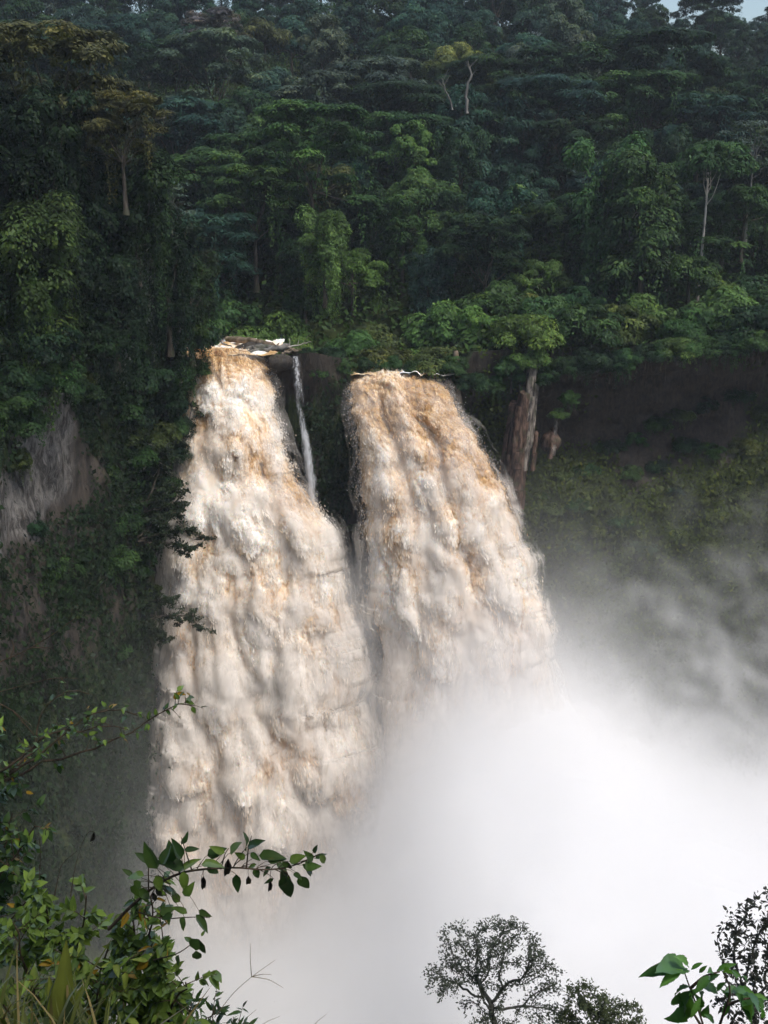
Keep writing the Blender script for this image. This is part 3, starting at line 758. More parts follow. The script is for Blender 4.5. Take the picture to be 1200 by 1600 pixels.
def make_crown(kind, seed, n, Rr, Hh, size, vines=0):
    rng = np.random.default_rng(seed)
    c, nr, tint, lob, dv = crown_points(kind, rng, n, Rr, Hh)
    ax = unit(dv * np.array((1, 1, 0.2)) + np.array((0, 0, -0.55)) + rng.normal(0, 0.45, (n, 3)))
    ln = size * rng.uniform(0.6, 1.5, n); wd = ln * rng.uniform(0.38, 0.62, n)
    if vines:
        # curtains of creeper hanging from the lobes
        cs, ns, tn = [], [], []
        for k in range(vines):
            q = lob[rng.integers(len(lob))]; a = rng.uniform(0, 2 * np.pi); ll = rng.uniform(0.25, 0.8) * Hh; m = int(ll / size * 5)
            x0 = q[0] + q[3] * 0.85 * math.cos(a); y0 = q[1] + q[3] * 0.85 * math.sin(a); tt = rng.random(m)
            sp = 0.25 + 0.5 * (1 - tt)
            cs.append(np.stack([x0 + rng.normal(0, 1, m) * sp * size * 1.3, y0 + rng.normal(0, 1, m) * sp * size * 1.3, np.maximum(q[2] - ll * tt, -0.4 * Hh)], 1))
            ns.append(unit(np.stack([math.cos(a) + rng.normal(0, .4, m), math.sin(a) + rng.normal(0, .4, m), 0.5 + rng.normal(0, .3, m)], 1))); tn.append(np.clip(0.6 + 0.2 * rng.normal(0, 1, m), 0, 1))
        cv = np.concatenate(cs); c = np.concatenate([c, cv]); nr = np.concatenate([nr, np.concatenate(ns)]); tint = np.concatenate([tint, np.concatenate(tn)]); m = len(cv)
        ax = np.concatenate([ax, np.tile((0.0, 0.0, -1.0), (m, 1)) + rng.normal(0, 0.3, (m, 3))]); l2 = size * rng.uniform(0.5, 1.1, m); ln = np.concatenate([ln, l2]); wd = np.concatenate([wd, l2 * 0.5])
    v, f = leaf_faces(c, nr, ax, ln, wd)
    return mesh_np('crown', v, f, M_LEAF, False, {'tint': np.repeat(tint, 4)}), lob


def make_trunk(seed, h, Hc, lob, r0, mat_, lean=0.04, mx=9):
    """Tapered trunk to the crown base h plus limbs out to the lobes (crown base at z = h)."""
    rng = np.random.default_rng(seed); mb = MB(); k = 9; t = np.linspace(0, 1, k)
    top = h + 0.35 * Hc; wob = np.cumsum(rng.normal(0, lean * h / k, (k, 2)), 0); wob -= wob[0]
    wob = wob * (1 - 0.0 * t[:, None]); pts = np.stack([wob[:, 0] * (1 - t), wob[:, 1] * (1 - t), -1.5 + (top + 1.5) * t], 1)
    rad = r0 * (1.35 - 0.35 * np.minimum(t * 6, 1) - 0.55 * t)
    mb.tube(pts, rad, 8, 0.08, rng)
    for q in lob[rng.permutation(len(lob))[:mx]]:
        s0 = rng.uniform(0.72, 0.98); a = np.array([np.interp(s0, t, pts[:, i]) for i in range(3)]); b = np.array((q[0], q[1], q[2] + h))
        u = np.linspace(0, 1, 6)[:, None]; mid = a * (1 - u) + b * u; mid[:, 2] += 0.12 * np.linalg.norm(b - a) * np.sin(np.pi * u[:, 0]) * rng.uniform(-.6, 1); mid[1:-1] += rng.normal(0, 0.18, (4, 3))
        mb.tube(mid, np.linspace(r0 * 0.34, r0 * 0.07, 6), 5)
    return mb.mesh('trunk', mat_)


SPECIES = {}
defs = [('dome', 'dome', 7.0, 12.5, 3.5, 19000, 0.46, 20), ('dome_b', 'dome', 6.0, 12.0, 3.0, 18000, 0.42, 30), ('umbrella', 'umbrella', 7.6, 12.5, 4.0, 18000, 0.46, 24), ('umbrella_b', 'umbrella', 8.6, 14.0, 4, 22000, 0.47, 30),
        ('tall', 'tall', 5.2, 17.0, 2.5, 18000, 0.46, 20), ('tall_b', 'tall', 4.6, 14.5, 2.5, 15000, 0.42, 14), ('draped', 'draped', 4.6, 16.0, 1.0, 17000, 0.42, 60), ('draped_b', 'draped', 5.4, 13.0, 1.2, 17000, 0.42, 50),
        ('bush', 'bush', 4.2, 5.2, 0.2, 10000, 0.36, 0), ('bush_b', 'bush', 5.0, 4.6, 0.1, 11000, 0.37, 18), ('bush_c', 'bush', 3.6, 6.4, 0.2, 10000, 0.35, 16)]
for i, (nm, kd, Rr, Hc, th, nl, sz, vi) in enumerate(defs):
    cm_, lob_ = make_crown(kd, 100 + i, nl, Rr, Hc, sz, vi)
    SPECIES[nm] = dict(crown=cm_, trunk=make_trunk(200 + i, th, Hc, lob_, 0.42 if kd != 'bush' else 0.16, M_BARK), th=th, H=th + Hc, R=Rr)

SHAPE_WORD = {'dome': 'domed', 'dome_b': 'round-headed', 'umbrella': 'flat-topped', 'umbrella_b': 'spreading layered', 'tall': 'tall narrow', 'tall_b': 'upright leafy', 'draped': 'creeper-draped', 'draped_b': 'vine-hung',
              'bush': 'rounded', 'bush_b': 'low sprawling', 'bush_c': 'upright'}
TONES = {'dark green': (0.019, 0.039, 0.014), 'mid green': (0.035, 0.068, 0.018), 'light green': (0.068, 0.115, 0.025), 'blue-green': (0.022, 0.049, 0.029), 'olive': (0.060, 0.074, 0.019), 'ochre-topped': (0.062, 0.064, 0.020),
         'grey-brown': (0.12, 0.10, 0.08), 'yellow-green': (0.085, 0.108, 0.028), 'grey-green': (0.065, 0.088, 0.055)}
TREES = []


def tree(sp, x, y, scale, tone, zone, z=None, rz=None, name=None, label=None, squash=1.0, trunk_mesh=None, crown_dz=0.0, group=None):
    s = SPECIES[sp]; bush = sp.startswith('bush')
    z = hill(x, y) if z is None else z
    nm = name or ('forest_shrub' if bush else 'forest_tree')
    o = thing(nm, label, 'shrub' if bush else 'tree', (x, y, float(z)), group, RNG.uniform(0, 6.28) if rz is None else rz)
    o.scale = (scale, scale, scale * squash)
    t = link('trunk', trunk_mesh or s['trunk'], o); c = link('crown', s['crown'], o, (0, 0, s['th'] + crown_dz))
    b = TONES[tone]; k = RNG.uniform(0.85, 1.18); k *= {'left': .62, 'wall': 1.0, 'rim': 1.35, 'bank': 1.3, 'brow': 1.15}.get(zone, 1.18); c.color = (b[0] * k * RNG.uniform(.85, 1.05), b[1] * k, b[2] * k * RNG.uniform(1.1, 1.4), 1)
    if label is None:
        TREES.append((o, zone, proj((x, y, z + s['H'] * scale * 0.75)), tone, sp))
    return o


RNG = np.random.default_rng(12)
random.seed(4)


def pick(*opts):
    w = np.array([q[1] for q in opts], float); return opts[RNG.choice(len(opts), p=w / w.sum())][0]


def fits(pts, x, y, dmin):
    return all((x - a) ** 2 + (y - b) ** 2 > dmin ** 2 for a, b in pts)


def px_x(px, y):
    """World x for picture column px at distance y, at about the height of the forest."""
    return (px - 600) * (y * FWD[1] - 1.5) / FPX


# landmark trees seen in the photograph, each with its own label
def landmark(sp, px, py_top, y, scale, tone, label, squash=1.0, **k):
    x = px_x(px, y); top = P(px, py_top, y)[2]; s = SPECIES[sp]
    return tree(sp, x, y, scale, tone, None, z=top - s['H'] * scale * squash * 0.98, label=label, squash=squash, **k)


placed = []
for a in (('umbrella_b', 487, 172, 150, 1.0, 'mid green', 'large flat-topped tree spreading its layered crown high above the left waterfall'),
          ('umbrella', 395, 262, 148, 0.9, 'mid green', 'flat-topped tree whose crown spreads just left of and below the large layered one'),
          ('draped', 950, 222, 146, 1.25, 'mid green', 'tall liana-draped tree, a green pillar above the basalt rib and undercut cliff'),
          ('umbrella_b', 1010, 60, 196, 1.35, 'dark green', 'huge layered tree on the upper slope below the patch of white sky'),
          ('umbrella', 880, 78, 200, 1.25, 'dark green', 'huge dark layered tree beside the larger one under the ridge'),
          ('dome', 715, 52, 205, 0.8, 'yellow-green', 'tree with a pale yellow-green top standing above two bare grey trunks'),
          ('umbrella', 90, 50, 104, 0.95, 'ochre-topped', 'near tree with ochre-tinted flat plates of foliage on the left bank'),
          ('umbrella', 190, 150, 98, 0.55, 'ochre-topped', 'lower small tree with ochre plates of foliage on the dark left bank'),
          ('umbrella', 345, 20, 216, 0.8, 'grey-brown', 'leafless-looking grey-brown tree on the skyline ridge, top left of centre'),
          ('bush', 420, 20, 225, 1.3, 'ochre-topped', 'small ochre tree on the ridge beside the grey-brown one'),
          ('tall', 640, 170, 166, 0.85, 'light green', 'bright vine-covered tree on the mid slope above the right waterfall'),
          ('draped_b', 505, 335, 136, 0.72, 'light green', 'light green vine-hung tree standing above the river bend and logs'),
          ('umbrella', 1000, 275, 150, 0.75, 'light green', 'light layered tree between the liana pillar and the white trunk'),
          ('bush', 1092, 392, 138, 0.9, 'mid green', 'rounded shrub hiding the foot of the straight white trunk'),
          ('bush_c', 1140, 415, 137, 0.8, 'light green', 'upright light shrub to the right of the white trunk foot'),
          ('dome_b', 1170, 268, 146, 0.7, 'mid green', 'round-headed tree under the sparse pale-branched one at the right edge')):
    landmark(*a); placed.append((px_x(a[1], a[3]), a[3]))
# the pale straight trunk on the right
lob_ = make_crown('dome', 109, 10, 5.5, 7.5, .5)[1]
wt = make_trunk(77, 14.5, 7.5, lob_, 0.23, M_PALE, 0.04, 6); cr_, _ = make_crown('dome', 109, 6500, 5.5, 7.5, 0.5)
SPECIES['white'] = dict(crown=cr_, trunk=wt, th=14.5, H=22, R=5.5)
landmark('white', 1108, 205, 142, 1.0, 'mid green', 'emergent tree with a straight white trunk on the right', name='white_trunk_tree'); placed.append((px_x(1108, 142), 142))
lob_ = make_crown('umbrella', 111, 10, 4.5, 6, .5)[1]
SPECIES['sparse'] = dict(crown=make_crown('umbrella', 111, 1300, 4.5, 6.0, 0.45)[0], trunk=make_trunk(78, 8, 6.0, lob_, 0.22, M_GREYLOG, 0.1, 14), th=8, H=14, R=4.5)
landmark('sparse', 1175, 195, 150, 1.0, 'grey-green', 'sparse tree with pale forking branches at the right edge', name='sparse_tree'); placed.append((px_x(1175, 150), 150))
landmark('sparse', 262, 288, 112, 0.55, 'grey-green', 'small sparse pale-stemmed tree at the edge of the dark left bank', name='sparse_tree')


def dead_trunk(pts, r0, label):
    q = np.array([P(*p) for p in pts]); o = thing('dead_tree', label, 'dead tree', q[0]); mb = MB(); rng = np.random.default_rng(int(r0 * 1000))
    t = np.linspace(0, 1, 14); ta = np.linspace(0, 1, len(q)); c = np.stack([np.interp(t, ta, q[:, k]) for k in range(3)], 1) - q[0]; c[1:-1] += rng.normal(0, 0.1, (12, 3))
    mb.tube(c, np.linspace(r0, r0 * 0.3, 14), 7, 0.1, rng); link('trunk', mb.mesh('trunk', M_GREYLOG), o)
    for k in range(3):
        i = 7 + 2 * k; d = np.array((rng.choice((-1, 1)) * rng.uniform(.6, 1.4), rng.normal(0, .5), rng.uniform(0.8, 2.0))); u = np.linspace(0, 1, 5)[:, None]; mb = MB()
        mb.tube(c[i] + d * u + rng.normal(0, 0.06, (5, 3)) * u, np.linspace(r0 * 0.4, 0.03, 5), 5); link('branch', mb.mesh('branch', M_GREYLOG), o)


dead_trunk([(730, 178, 172), (727, 150, 172), (736, 118, 172), (731, 95, 172)], 0.27, 'bare grey trunk with forked top standing on the upper slope')
dead_trunk([(707, 172, 171), (700, 150, 171), (693, 133, 171), (690, 122, 171)], 0.15, 'shorter leaning bare trunk left of the forked grey one')
dead_trunk([(985, 378, 140), (986, 360, 140), (984, 340, 140)], 0.14, 'short bare pale stem in the forest left of the white trunk')

# ranks of forest, from the rim of the gorge up to the ridge
ranks = [('rim', 126.8, 133, -23, 62, 4.6, (0.85, 1.35), (('bush', 4), ('bush_b', 3), ('bush_c', 3), ('tall_b', .4)), (('mid green', 4), ('light green', 4), ('dark green', 1.5), ('olive', 1.2))),
         ('bank', 133.5, 141, -40, 68, 5.4, (1.0, 1.5), (('bush', 3), ('bush_c', 4), ('tall_b', 1), ('draped_b', 1)), (('mid green', 4), ('light green', 2), ('dark green', 2), ('olive', 1))),
         ('front', 142, 156, -52, 76, 6.2, (0.66, 0.95), (('dome', 2), ('dome_b', 3), ('umbrella', 2), ('tall', 2), ('draped', 2), ('draped_b', 2), ('tall_b', 2)), (('mid green', 3), ('dark green', 3), ('blue-green', 2), ('light green', 1))),
         ('mid', 158, 176, -64, 84, 7.0, (0.8, 1.05), (('dome', 4), ('dome_b', 4), ('umbrella', 2), ('tall', 2), ('draped', 2), ('umbrella_b', 2)), (('mid green', 2), ('dark green', 4), ('blue-green', 3), ('olive', .5))),
         ('upper', 180, 205, -76, 94, 7.8, (0.85, 1.15), (('dome', 5), ('umbrella', 2), ('umbrella_b', 2.5), ('tall', 1.5), ('dome_b', 2)), (('dark green', 4), ('blue-green', 4), ('mid green', 1.2), ('grey-green', .5))),
         ('ridge', 212, 318, -108, 125, 10.5, (0.85, 1.2), (('dome', 4), ('dome_b', 4), ('umbrella_b', 2), ('tall', 2), ('tall_b', 2)), (('dark green', 3), ('blue-green', 4), ('grey-green', 1)))]
for zone, y0, y1, x0, x1, dm, sc, sps, tns in ranks:
    pts = list(placed)
    for k in range(1500):
        y = RNG.uniform(y0, y1); x = RNG.uniform(x0, x1)
        q = proj((x, y, hill(x, y) + 8))
        if q[0] < -70 or q[0] > 1270: continue
        if in_gorge(np.array([x]), np.array([y + 0.0]))[0]: continue
        if zone in ('rim', 'bank') and -23.5 < x < -11.5 and y < 139: continue          # open river
        if zone == 'rim' and -11.5 < x < 8.5 and y < (124.0 if x < -4.5 else 128.0): continue
        if zone == 'ridge' and 985 < q[0] < 1190 and y > 230 and RNG.random() < 0.3: continue
        if zone in ('front', 'bank') and x < -30: continue
        if y < 142 and abs(q[0] - 1108) < 42 and zone != 'rim': continue
        if y < 150 and abs(q[0] - 950) < 30 and zone != 'rim': continue
        if not fits(pts, x, y, dm): continue
        pts.append((x, y))
        s_k = RNG.uniform(*sc) * (0.8 if (zone == 'rim' and x < 8) else 1.0)
        sq = 1.0
        if zone == 'ridge' and 960 < q[0] < 1210: s_k *= 0.8
        tree(pick(*sps), x, y, s_k, pick(*tns), zone, squash=sq)
# the nearer left bank
pts = [(px_x(90, 104), 104), (px_x(190, 98), 98)]
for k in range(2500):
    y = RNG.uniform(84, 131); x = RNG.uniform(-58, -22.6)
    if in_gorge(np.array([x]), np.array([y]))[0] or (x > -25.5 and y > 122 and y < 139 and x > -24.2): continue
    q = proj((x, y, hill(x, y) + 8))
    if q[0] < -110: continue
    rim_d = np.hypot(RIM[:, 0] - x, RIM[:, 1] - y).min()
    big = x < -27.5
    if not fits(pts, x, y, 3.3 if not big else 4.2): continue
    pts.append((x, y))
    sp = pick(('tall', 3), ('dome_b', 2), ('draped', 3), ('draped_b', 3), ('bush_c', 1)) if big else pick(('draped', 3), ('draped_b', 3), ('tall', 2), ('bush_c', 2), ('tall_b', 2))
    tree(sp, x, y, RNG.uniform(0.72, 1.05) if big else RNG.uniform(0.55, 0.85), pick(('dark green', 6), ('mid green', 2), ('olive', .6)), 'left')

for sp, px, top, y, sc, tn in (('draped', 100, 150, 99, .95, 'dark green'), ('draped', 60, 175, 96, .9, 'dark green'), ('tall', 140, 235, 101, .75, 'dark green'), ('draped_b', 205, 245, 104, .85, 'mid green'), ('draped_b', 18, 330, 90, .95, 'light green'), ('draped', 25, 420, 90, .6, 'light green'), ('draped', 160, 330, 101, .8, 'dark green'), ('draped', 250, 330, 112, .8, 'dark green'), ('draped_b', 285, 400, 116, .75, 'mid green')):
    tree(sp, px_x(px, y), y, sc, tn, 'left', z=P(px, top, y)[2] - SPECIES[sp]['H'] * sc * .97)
# shrubs hanging on the gorge walls
wallpts = [(284, 560, 118, .45), (258, 600, 115, .6), (215, 560, 110, .75), (170, 610, 107, .7), (285, 650, 117.5, .42), (238, 660, 114, .6), (190, 690, 110, .6), (255, 735, 115, .5), (215, 760, 112, .6), (170, 790, 107, .6), (240, 800, 113.5, .55),
           (200, 860, 109, .6), (150, 850, 103, .6), (100, 830, 97, .6), (60, 860, 93, .62), (20, 880, 90, .62), (130, 910, 101, .62), (80, 930, 95, .6), (190, 930, 108, .55), (230, 900, 112, .5), (40, 980, 92, .6), (150, 1000, 103, .5),
           (20, 560, 88, .7), (70, 560, 92, .65), (20, 640, 87, .5), (205, 1000, 110, .45), (60, 500, 90, .7), (140, 500, 101, .7), (150, 720, 104, .5), (278, 512, 119.5, .55), (268, 500, 117, .75), (280, 555, 118.5, .3), (30, 800, 89, .5), (110, 780, 99, .45), (270, 560, 116.5, .6), (255, 650, 115.5, .55),
           (10, 930, 88, .6), (70, 900, 93, .55), (110, 980, 98, .5), (60, 1060, 93, .5), (20, 1120, 90, .5), (110, 1080, 97, .5), (160, 1080, 101, .45), (20, 700, 87, .35), (5, 600, 87, .6), (100, 590, 97, .5), (125, 560, 101, .6), (200, 620, 110, .6), (180, 660, 108, .55), (225, 730, 113, .5), (190, 740, 110, .5), (265, 690, 115.8, .45)]
for k, (px, py, yy, sc) in enumerate(wallpts):
    q = P(px, py, yy); sc *= 1.2; sp = ('bush_b', 'bush_c', 'bush')[k % 3]
    tree(sp, q[0], q[1], sc, pick(('dark green', 4), ('mid green', 3), ('olive', 1)) if py < 840 else pick(('mid green', 3), ('olive', 2)), 'wall', z=q[2] - SPECIES[sp]['H'] * sc * 0.8)
for k, (px, py, yy, sc) in enumerate([(800, 560, 124.0, .62), (850, 575, 124.0, .5), (890, 560, 125, .55), (955, 548, 126, .6), (1010, 540, 126.5, .5), (1060, 530, 126.5, .6), (1120, 525, 126, .55), (1180, 520, 125, .55), (740, 585, 123.6, .5), (770, 590, 123.6, .42), (705, 560, 124, .5), (655, 565, 125, .4),
                                      (890, 610, 124.5, .36), (875, 640, 124.2, .3), (500, 575, 121.6, .28), (540, 560, 121.8, .4), (480, 545, 123, .25), (515, 545, 123, .42), (575, 560, 124.5, .42), (610, 558, 125.5, .4), (920, 545, 125.5, .6), (985, 545, 126.5, .55), (1035, 535, 127, .6), (1090, 528, 126.5, .6), (1150, 522, 126, .6), (830, 545, 124, .6), (560, 820, 121.0, .22), (590, 560, 126, .4)]):
    q = P(px, py, yy); sp = ('bush_c', 'bush', 'bush_b')[k % 3]
    tree(sp, q[0], q[1], sc, pick(('dark green', 2), ('mid green', 3), ('light green', 1)), 'brow', z=q[2] - SPECIES[sp]['H'] * sc * 0.75)

k0 = 0
for (px, py, sc) in ((880, 745, .35), (915, 735, .4), (950, 700, .42), (990, 690, .4), (1030, 665, .45), (1065, 650, .45), (1100, 640, .5), (1145, 625, .5), (1185, 650, .5), (870, 800, .35), (905, 790, .4), (945, 770, .4), (985, 745, .42), (1025, 730, .42), (1070, 700, .45), (1110, 710, .45), (1160, 700, .5),
                     (890, 855, .35), (930, 835, .38), (970, 815, .4), (1015, 800, .4), (1060, 770, .42), (1110, 780, .4), (1170, 770, .45), (905, 900, .32), (950, 885, .35), (1000, 860, .38), (1050, 840, .4), (1120, 850, .4), (845, 770, .25), (855, 840, .28)):
    dd = (ppx - px) ** 2 + (ppy - py) ** 2 + np.where(RY < 60, 1e9, 0); i, j = np.unravel_index(dd.argmin(), dd.shape); k0 += 1; sp = ('bush_b', 'bush', 'bush_b')[k0 % 3]
    tree(sp, VX[i, j] - nx[i] * .5, VY[i, j] - ny[i] * .5, sc, pick(('olive', 3), ('mid green', 2), ('dark green', 2)), 'slope', z=ZZ[i, j] - .6)
# labels: what each looks like and what it stands by
LAND = ((-200, 130, 'at far left'), (130, 290, 'left of the tall waterfall'), (290, 430, 'above the tall waterfall'), (430, 545, 'above the rock rib'), (545, 640, 'above the domed lip'), (640, 730, 'right of the domed lip'),
        (730, 850, 'above the basalt columns'), (850, 960, 'above the dark undercut'), (960, 1060, 'left of the white trunk'), (1060, 1140, 'by the white trunk'), (1140, 1400, 'at far right'))
ZONE = {'rim': 'on the gorge rim', 'bank': 'behind the rim', 'front': 'in the front rank', 'mid': 'on the mid slope', 'upper': 'on the upper slope', 'ridge': 'on the far ridge', 'left': 'on the left bank', 'wall': 'on the left wall', 'brow': 'over the cliff brow', 'slope': 'on the right wall'}
cl = {}
for tup in TREES:
    o, zone, (px, py), tone, sp = tup; px = float(px)
    sec = next(s3 for a, b, s3 in LAND if a <= px < b or b == 1400)
    cl.setdefault((zone, sec), []).append(tup)
ORD = ['leftmost', 'second from left', 'third from left', 'fourth from left', 'fifth from left', 'sixth from left', 'seventh from left', 'eighth from left', 'ninth from left', 'tenth from left', 'eleventh from left', 'twelfth from left']
for (zone, sec), lst in cl.items():
    lst.sort(key=lambda q: q[2][0]); looks = [(SHAPE_WORD[q[4]], q[3]) for q in lst]
    for i, (o, _, _, tone, sp) in enumerate(lst):
        lk = (SHAPE_WORD[sp], tone); same = [j for j in range(len(lst)) if looks[j] == lk]; kindw = 'shrub' if sp.startswith('bush') else 'tree'
        sec2 = sec if zone not in ('wall', 'brow', 'slope') else {'left of the white trunk': 'right of the undercut', 'by the white trunk': 'under the white trunk'}.get(sec, sec.replace('above', 'by'))
        lab = f'{tone} {SHAPE_WORD[sp]} {kindw} {ZONE[zone]} {sec2}'
        if len(same) > 1:
            r_ = same.index(i); lab += ', ' + ('leftmost' if r_ == 0 else 'rightmost' if r_ == len(same) - 1 else ORD[min(r_, 11)])
        if len(lab.split()) > 16: lab = lab.replace('left of the tall waterfall', 'beside the tall fall')
        if len(lab.split()) > 16: lab = lab.replace('above the tall waterfall', 'by the tall fall')
        o['label'] = lab; o['group'] = f"{'shrubs' if zone in ('rim', 'wall', 'brow', 'slope') else 'trees'} {ZONE[zone]}"
for o in COL.objects:
    if o.type == 'EMPTY' and o.name.startswith('forest_') and 'group' not in o: o['group'] = 'landmark trees of the forest'

# undergrowth between the trees and creeping over the gorge walls: nobody could count it
rng = np.random.default_rng(9)
def cover(name, c, nr, size, tone, tint):
    k = len(c); ax = unit(np.tile((0.0, 0, -0.7), (k, 1)) + rng.normal(0, 0.6, (k, 3))); ln = size * rng.uniform(0.5, 1.5, k)
    v, f = leaf_faces(c, unit(nr + rng.normal(0, 0.42, (k, 3))), ax, ln, ln * rng.uniform(0.4, 0.7, k))
    o = link(name, mesh_np(name, v, f, M_LEAF, False, {'tint': np.repeat(np.clip(tint, 0, 1), 4)})); o.color = (*tone, 1); return tag(o, kind='stuff')


k = 120000; y = rng.uniform(84, 300, k) ; x = rng.uniform(-1, 1, k) * (0.42 * y) + 4
ok = ~in_gorge(x, y) & ~((x > -24.5) & (x < -9.8) & (y < 140) & (y > 120)) & ~((x > -10) & (x < 8.4) & (y < 127.5)); x, y = x[ok], y[ok]
hgt = rng.exponential(1.3, len(x)) * (0.5 + 0.8 * np.clip(fbm(x / 5, y / 5, 0, 3, 90) + .5, 0, 1))
cover('undergrowth', np.stack([x, y, hill(x, y) + 0.1 + hgt], 1), np.tile((0.0, -0.5, 0.8), (len(x), 1)), 0.75, TONES['mid green'], 0.45 + 0.25 * rng.normal(0, 1, len(x)))
# creepers on the wall, denser where the moss is
seen = np.argwhere((ppx > -60) & (ppx < 1260) & (ppy > 420) & (ppy < 1480) & (RY > 40) & (ZZ > -70)); sel = seen[rng.integers(0, len(seen), 260000)]; gi, gj = sel[:, 0], sel[:, 1]
pxx_ = lambda a_, b_: ppx[a_, b_]
wx = RX[gi, gj]; mo = moss[gi, gj] - 0.6 * grey[gi, gj] + 0.3 * fbm(SS[gi, gj] / 1.8, ZZ[gi, gj] / 1.8, 0, 3, 95) + 0.12 * rng.normal(0, 1, len(gi)) + 0.25 * (wx < -23)
area_ = np.abs(np.gradient(ZZ, axis=1))[gi, gj]
keep = (mo > 0.50) & ~((wx > -22.5) & (wx < -12.8)) & ~((wx > -3.6) & (wx < 6.8))
keep &= (rng.random(len(gi)) < 0.75) & ~((pxx_(gi, gj) > 228) & (wx < -10))
gi, gj = gi[keep], gj[keep]
c = np.stack([VX[gi, gj], VY[gi, gj], ZZ[gi, gj]], 1); nn = np.stack([nx[gi], ny[gi], np.full(len(gi), 0.45)], 1)
out_ = rng.exponential(0.40, len(gi)) * (0.4 + 1.2 * np.clip(0.5 + fbm(c[:, 0] / 2.5 + c[:, 1] / 2.5, c[:, 2] / 2.5, 0, 3, 96), 0, 1.2)) + 0.08; c = c + nn * out_[:, None] + rng.normal(0, 0.25, (len(gi), 3))
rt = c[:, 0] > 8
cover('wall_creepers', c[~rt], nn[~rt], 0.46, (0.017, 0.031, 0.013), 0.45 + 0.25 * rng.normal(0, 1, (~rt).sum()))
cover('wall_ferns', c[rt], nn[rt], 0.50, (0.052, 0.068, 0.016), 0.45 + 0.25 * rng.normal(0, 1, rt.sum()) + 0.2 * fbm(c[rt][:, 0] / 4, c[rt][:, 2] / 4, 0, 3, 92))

# ------------------------------------------------------------------ driftwood, rock columns, overhanging boughs
M_COLUMN = bark_material('column_rock', (0.03, 0.020, 0.016), (0.135, 0.088, 0.066), 3.0, 0.22)
M_PALEROCK = bark_material('pale_rock', (0.035, 0.029, 0.026), (0.26, 0.225, 0.19), 2.6, 0.3)


def log(label, pts, r0, r1, m, stubs=2, seed=1):
    q = np.array([P(*p) for p in pts]); rng = np.random.default_rng(seed); o = thing('driftwood_log', label, 'log', q[0]); o['group'] = 'logs jammed on the river lip'
    t = np.linspace(0, 1, 16); ta = np.linspace(0, 1, len(q)); c = np.stack([np.interp(t, ta, q[:, k]) for k in range(3)], 1) - q[0]; c[1:-1] += rng.normal(0, 0.05, (14, 3))
    mb = MB(); mb.tube(c, np.linspace(r0, r1, 16) * (1 + 0.12 * rng.normal(0, 1, 16)), 9, 0.12, rng); link('log_trunk', mb.mesh('log_trunk', m), o)
    for k in range(stubs):
        i = rng.integers(4, 13); mb = MB(); d = np.array((rng.uniform(-.8, .8), rng.uniform(-.6, .3), rng.uniform(.2, .9))) * rng.uniform(.6, 1.6); u = np.linspace(0, 1, 5)[:, None]
        mb.tube(c[i] + d * u, np.linspace(r1 * .8, 0.03, 5), 6, 0.1, rng); link('branch_stub', mb.mesh('branch_stub', m), o)


log('thick brown driftwood log lying highest across the river lip', [(355, 530, 133), (400, 533, 130), (440, 545, 127.5), (478, 553, 125.6)], 0.42, 0.30, M_LOG, 2, 1)
log('long grey log stretched along the very edge of the tall fall', [(326, 556, 125.4), (370, 551, 125.0), (420, 546, 124.8), (452, 541, 125.6)], 0.20, 0.27, M_GREYLOG, 3, 2)
log('dark short log wedged beneath the thick brown one', [(378, 547, 127.5), (410, 541, 126.5), (445, 548, 125.8)], 0.34, 0.24, M_GREYLOG, 1, 3)
log('thin pale branch sticking out right of the log jam', [(425, 548, 125.6), (455, 541, 125.4), (486, 534, 126.5)], 0.13, 0.05, M_PALE, 3, 4)
log('slim dark stick poking from the white river at the left', [(338, 528, 132), (350, 537, 130.5), (362, 541, 129.5)], 0.14, 0.07, M_GREYLOG, 1, 5)
log('crooked brown branch at the right end of the log jam', [(440, 552, 124.6), (462, 549, 124.2), (492, 553, 123.2)], 0.18, 0.09, M_LOG, 4, 6)


def rock(name, label, c, r, seed, m):
    rng = np.random.default_rng(seed); a = np.linspace(0, 2 * np.pi, 28, endpoint=False); b = np.linspace(-np.pi / 2, np.pi / 2, 18)
    A, B = np.meshgrid(a, b); d = np.stack([np.cos(B) * np.cos(A), np.cos(B) * np.sin(A), np.sin(B)], -1)
    s = 1 + 0.30 * fbm(d[..., 0] * 1.6 + seed, d[..., 1] * 1.6, d[..., 2] * 1.6, 4, seed)
    v = d * s[..., None] * np.array(r); j, i = np.meshgrid(np.arange(17), np.arange(28), indexing='ij'); i2 = (i + 1) % 28
    f = np.stack([(j * 28 + i).ravel(), (j * 28 + i2).ravel(), ((j + 1) * 28 + i2).ravel(), ((j + 1) * 28 + i).ravel()], 1)
    o = link(name, mesh_np(name, v.reshape(-1, 3), f, m, True, {'moss': np.full(504, 0.35), 'grey': np.full(504, 0.05), 'red': np.zeros(504)}), None, c)
    return tag(o, label, 'rock')


rock('river_rock', 'dark wet rock among the logs on the river lip', P(392, 545, 128), (1.7, 1.1, 0.7), 3, M_ROCK)
rock('river_rock', 'dark mossy knob at the top of the rib beside the thin cascade', P(440, 566, 121.6), (1.6, 1.0, 0.9), 5, M_ROCK)
rock('river_rock', 'dark rock at the left corner of the domed lip', P(541, 588, 123.0), (0.6, 0.7, 0.8), 6, M_ROCK)
rock('fallen_rock', 'brown block lying at the foot of the basalt columns', P(861, 690, 124.5), (1.2, 0.8, 1.2), 7, M_COLUMN)


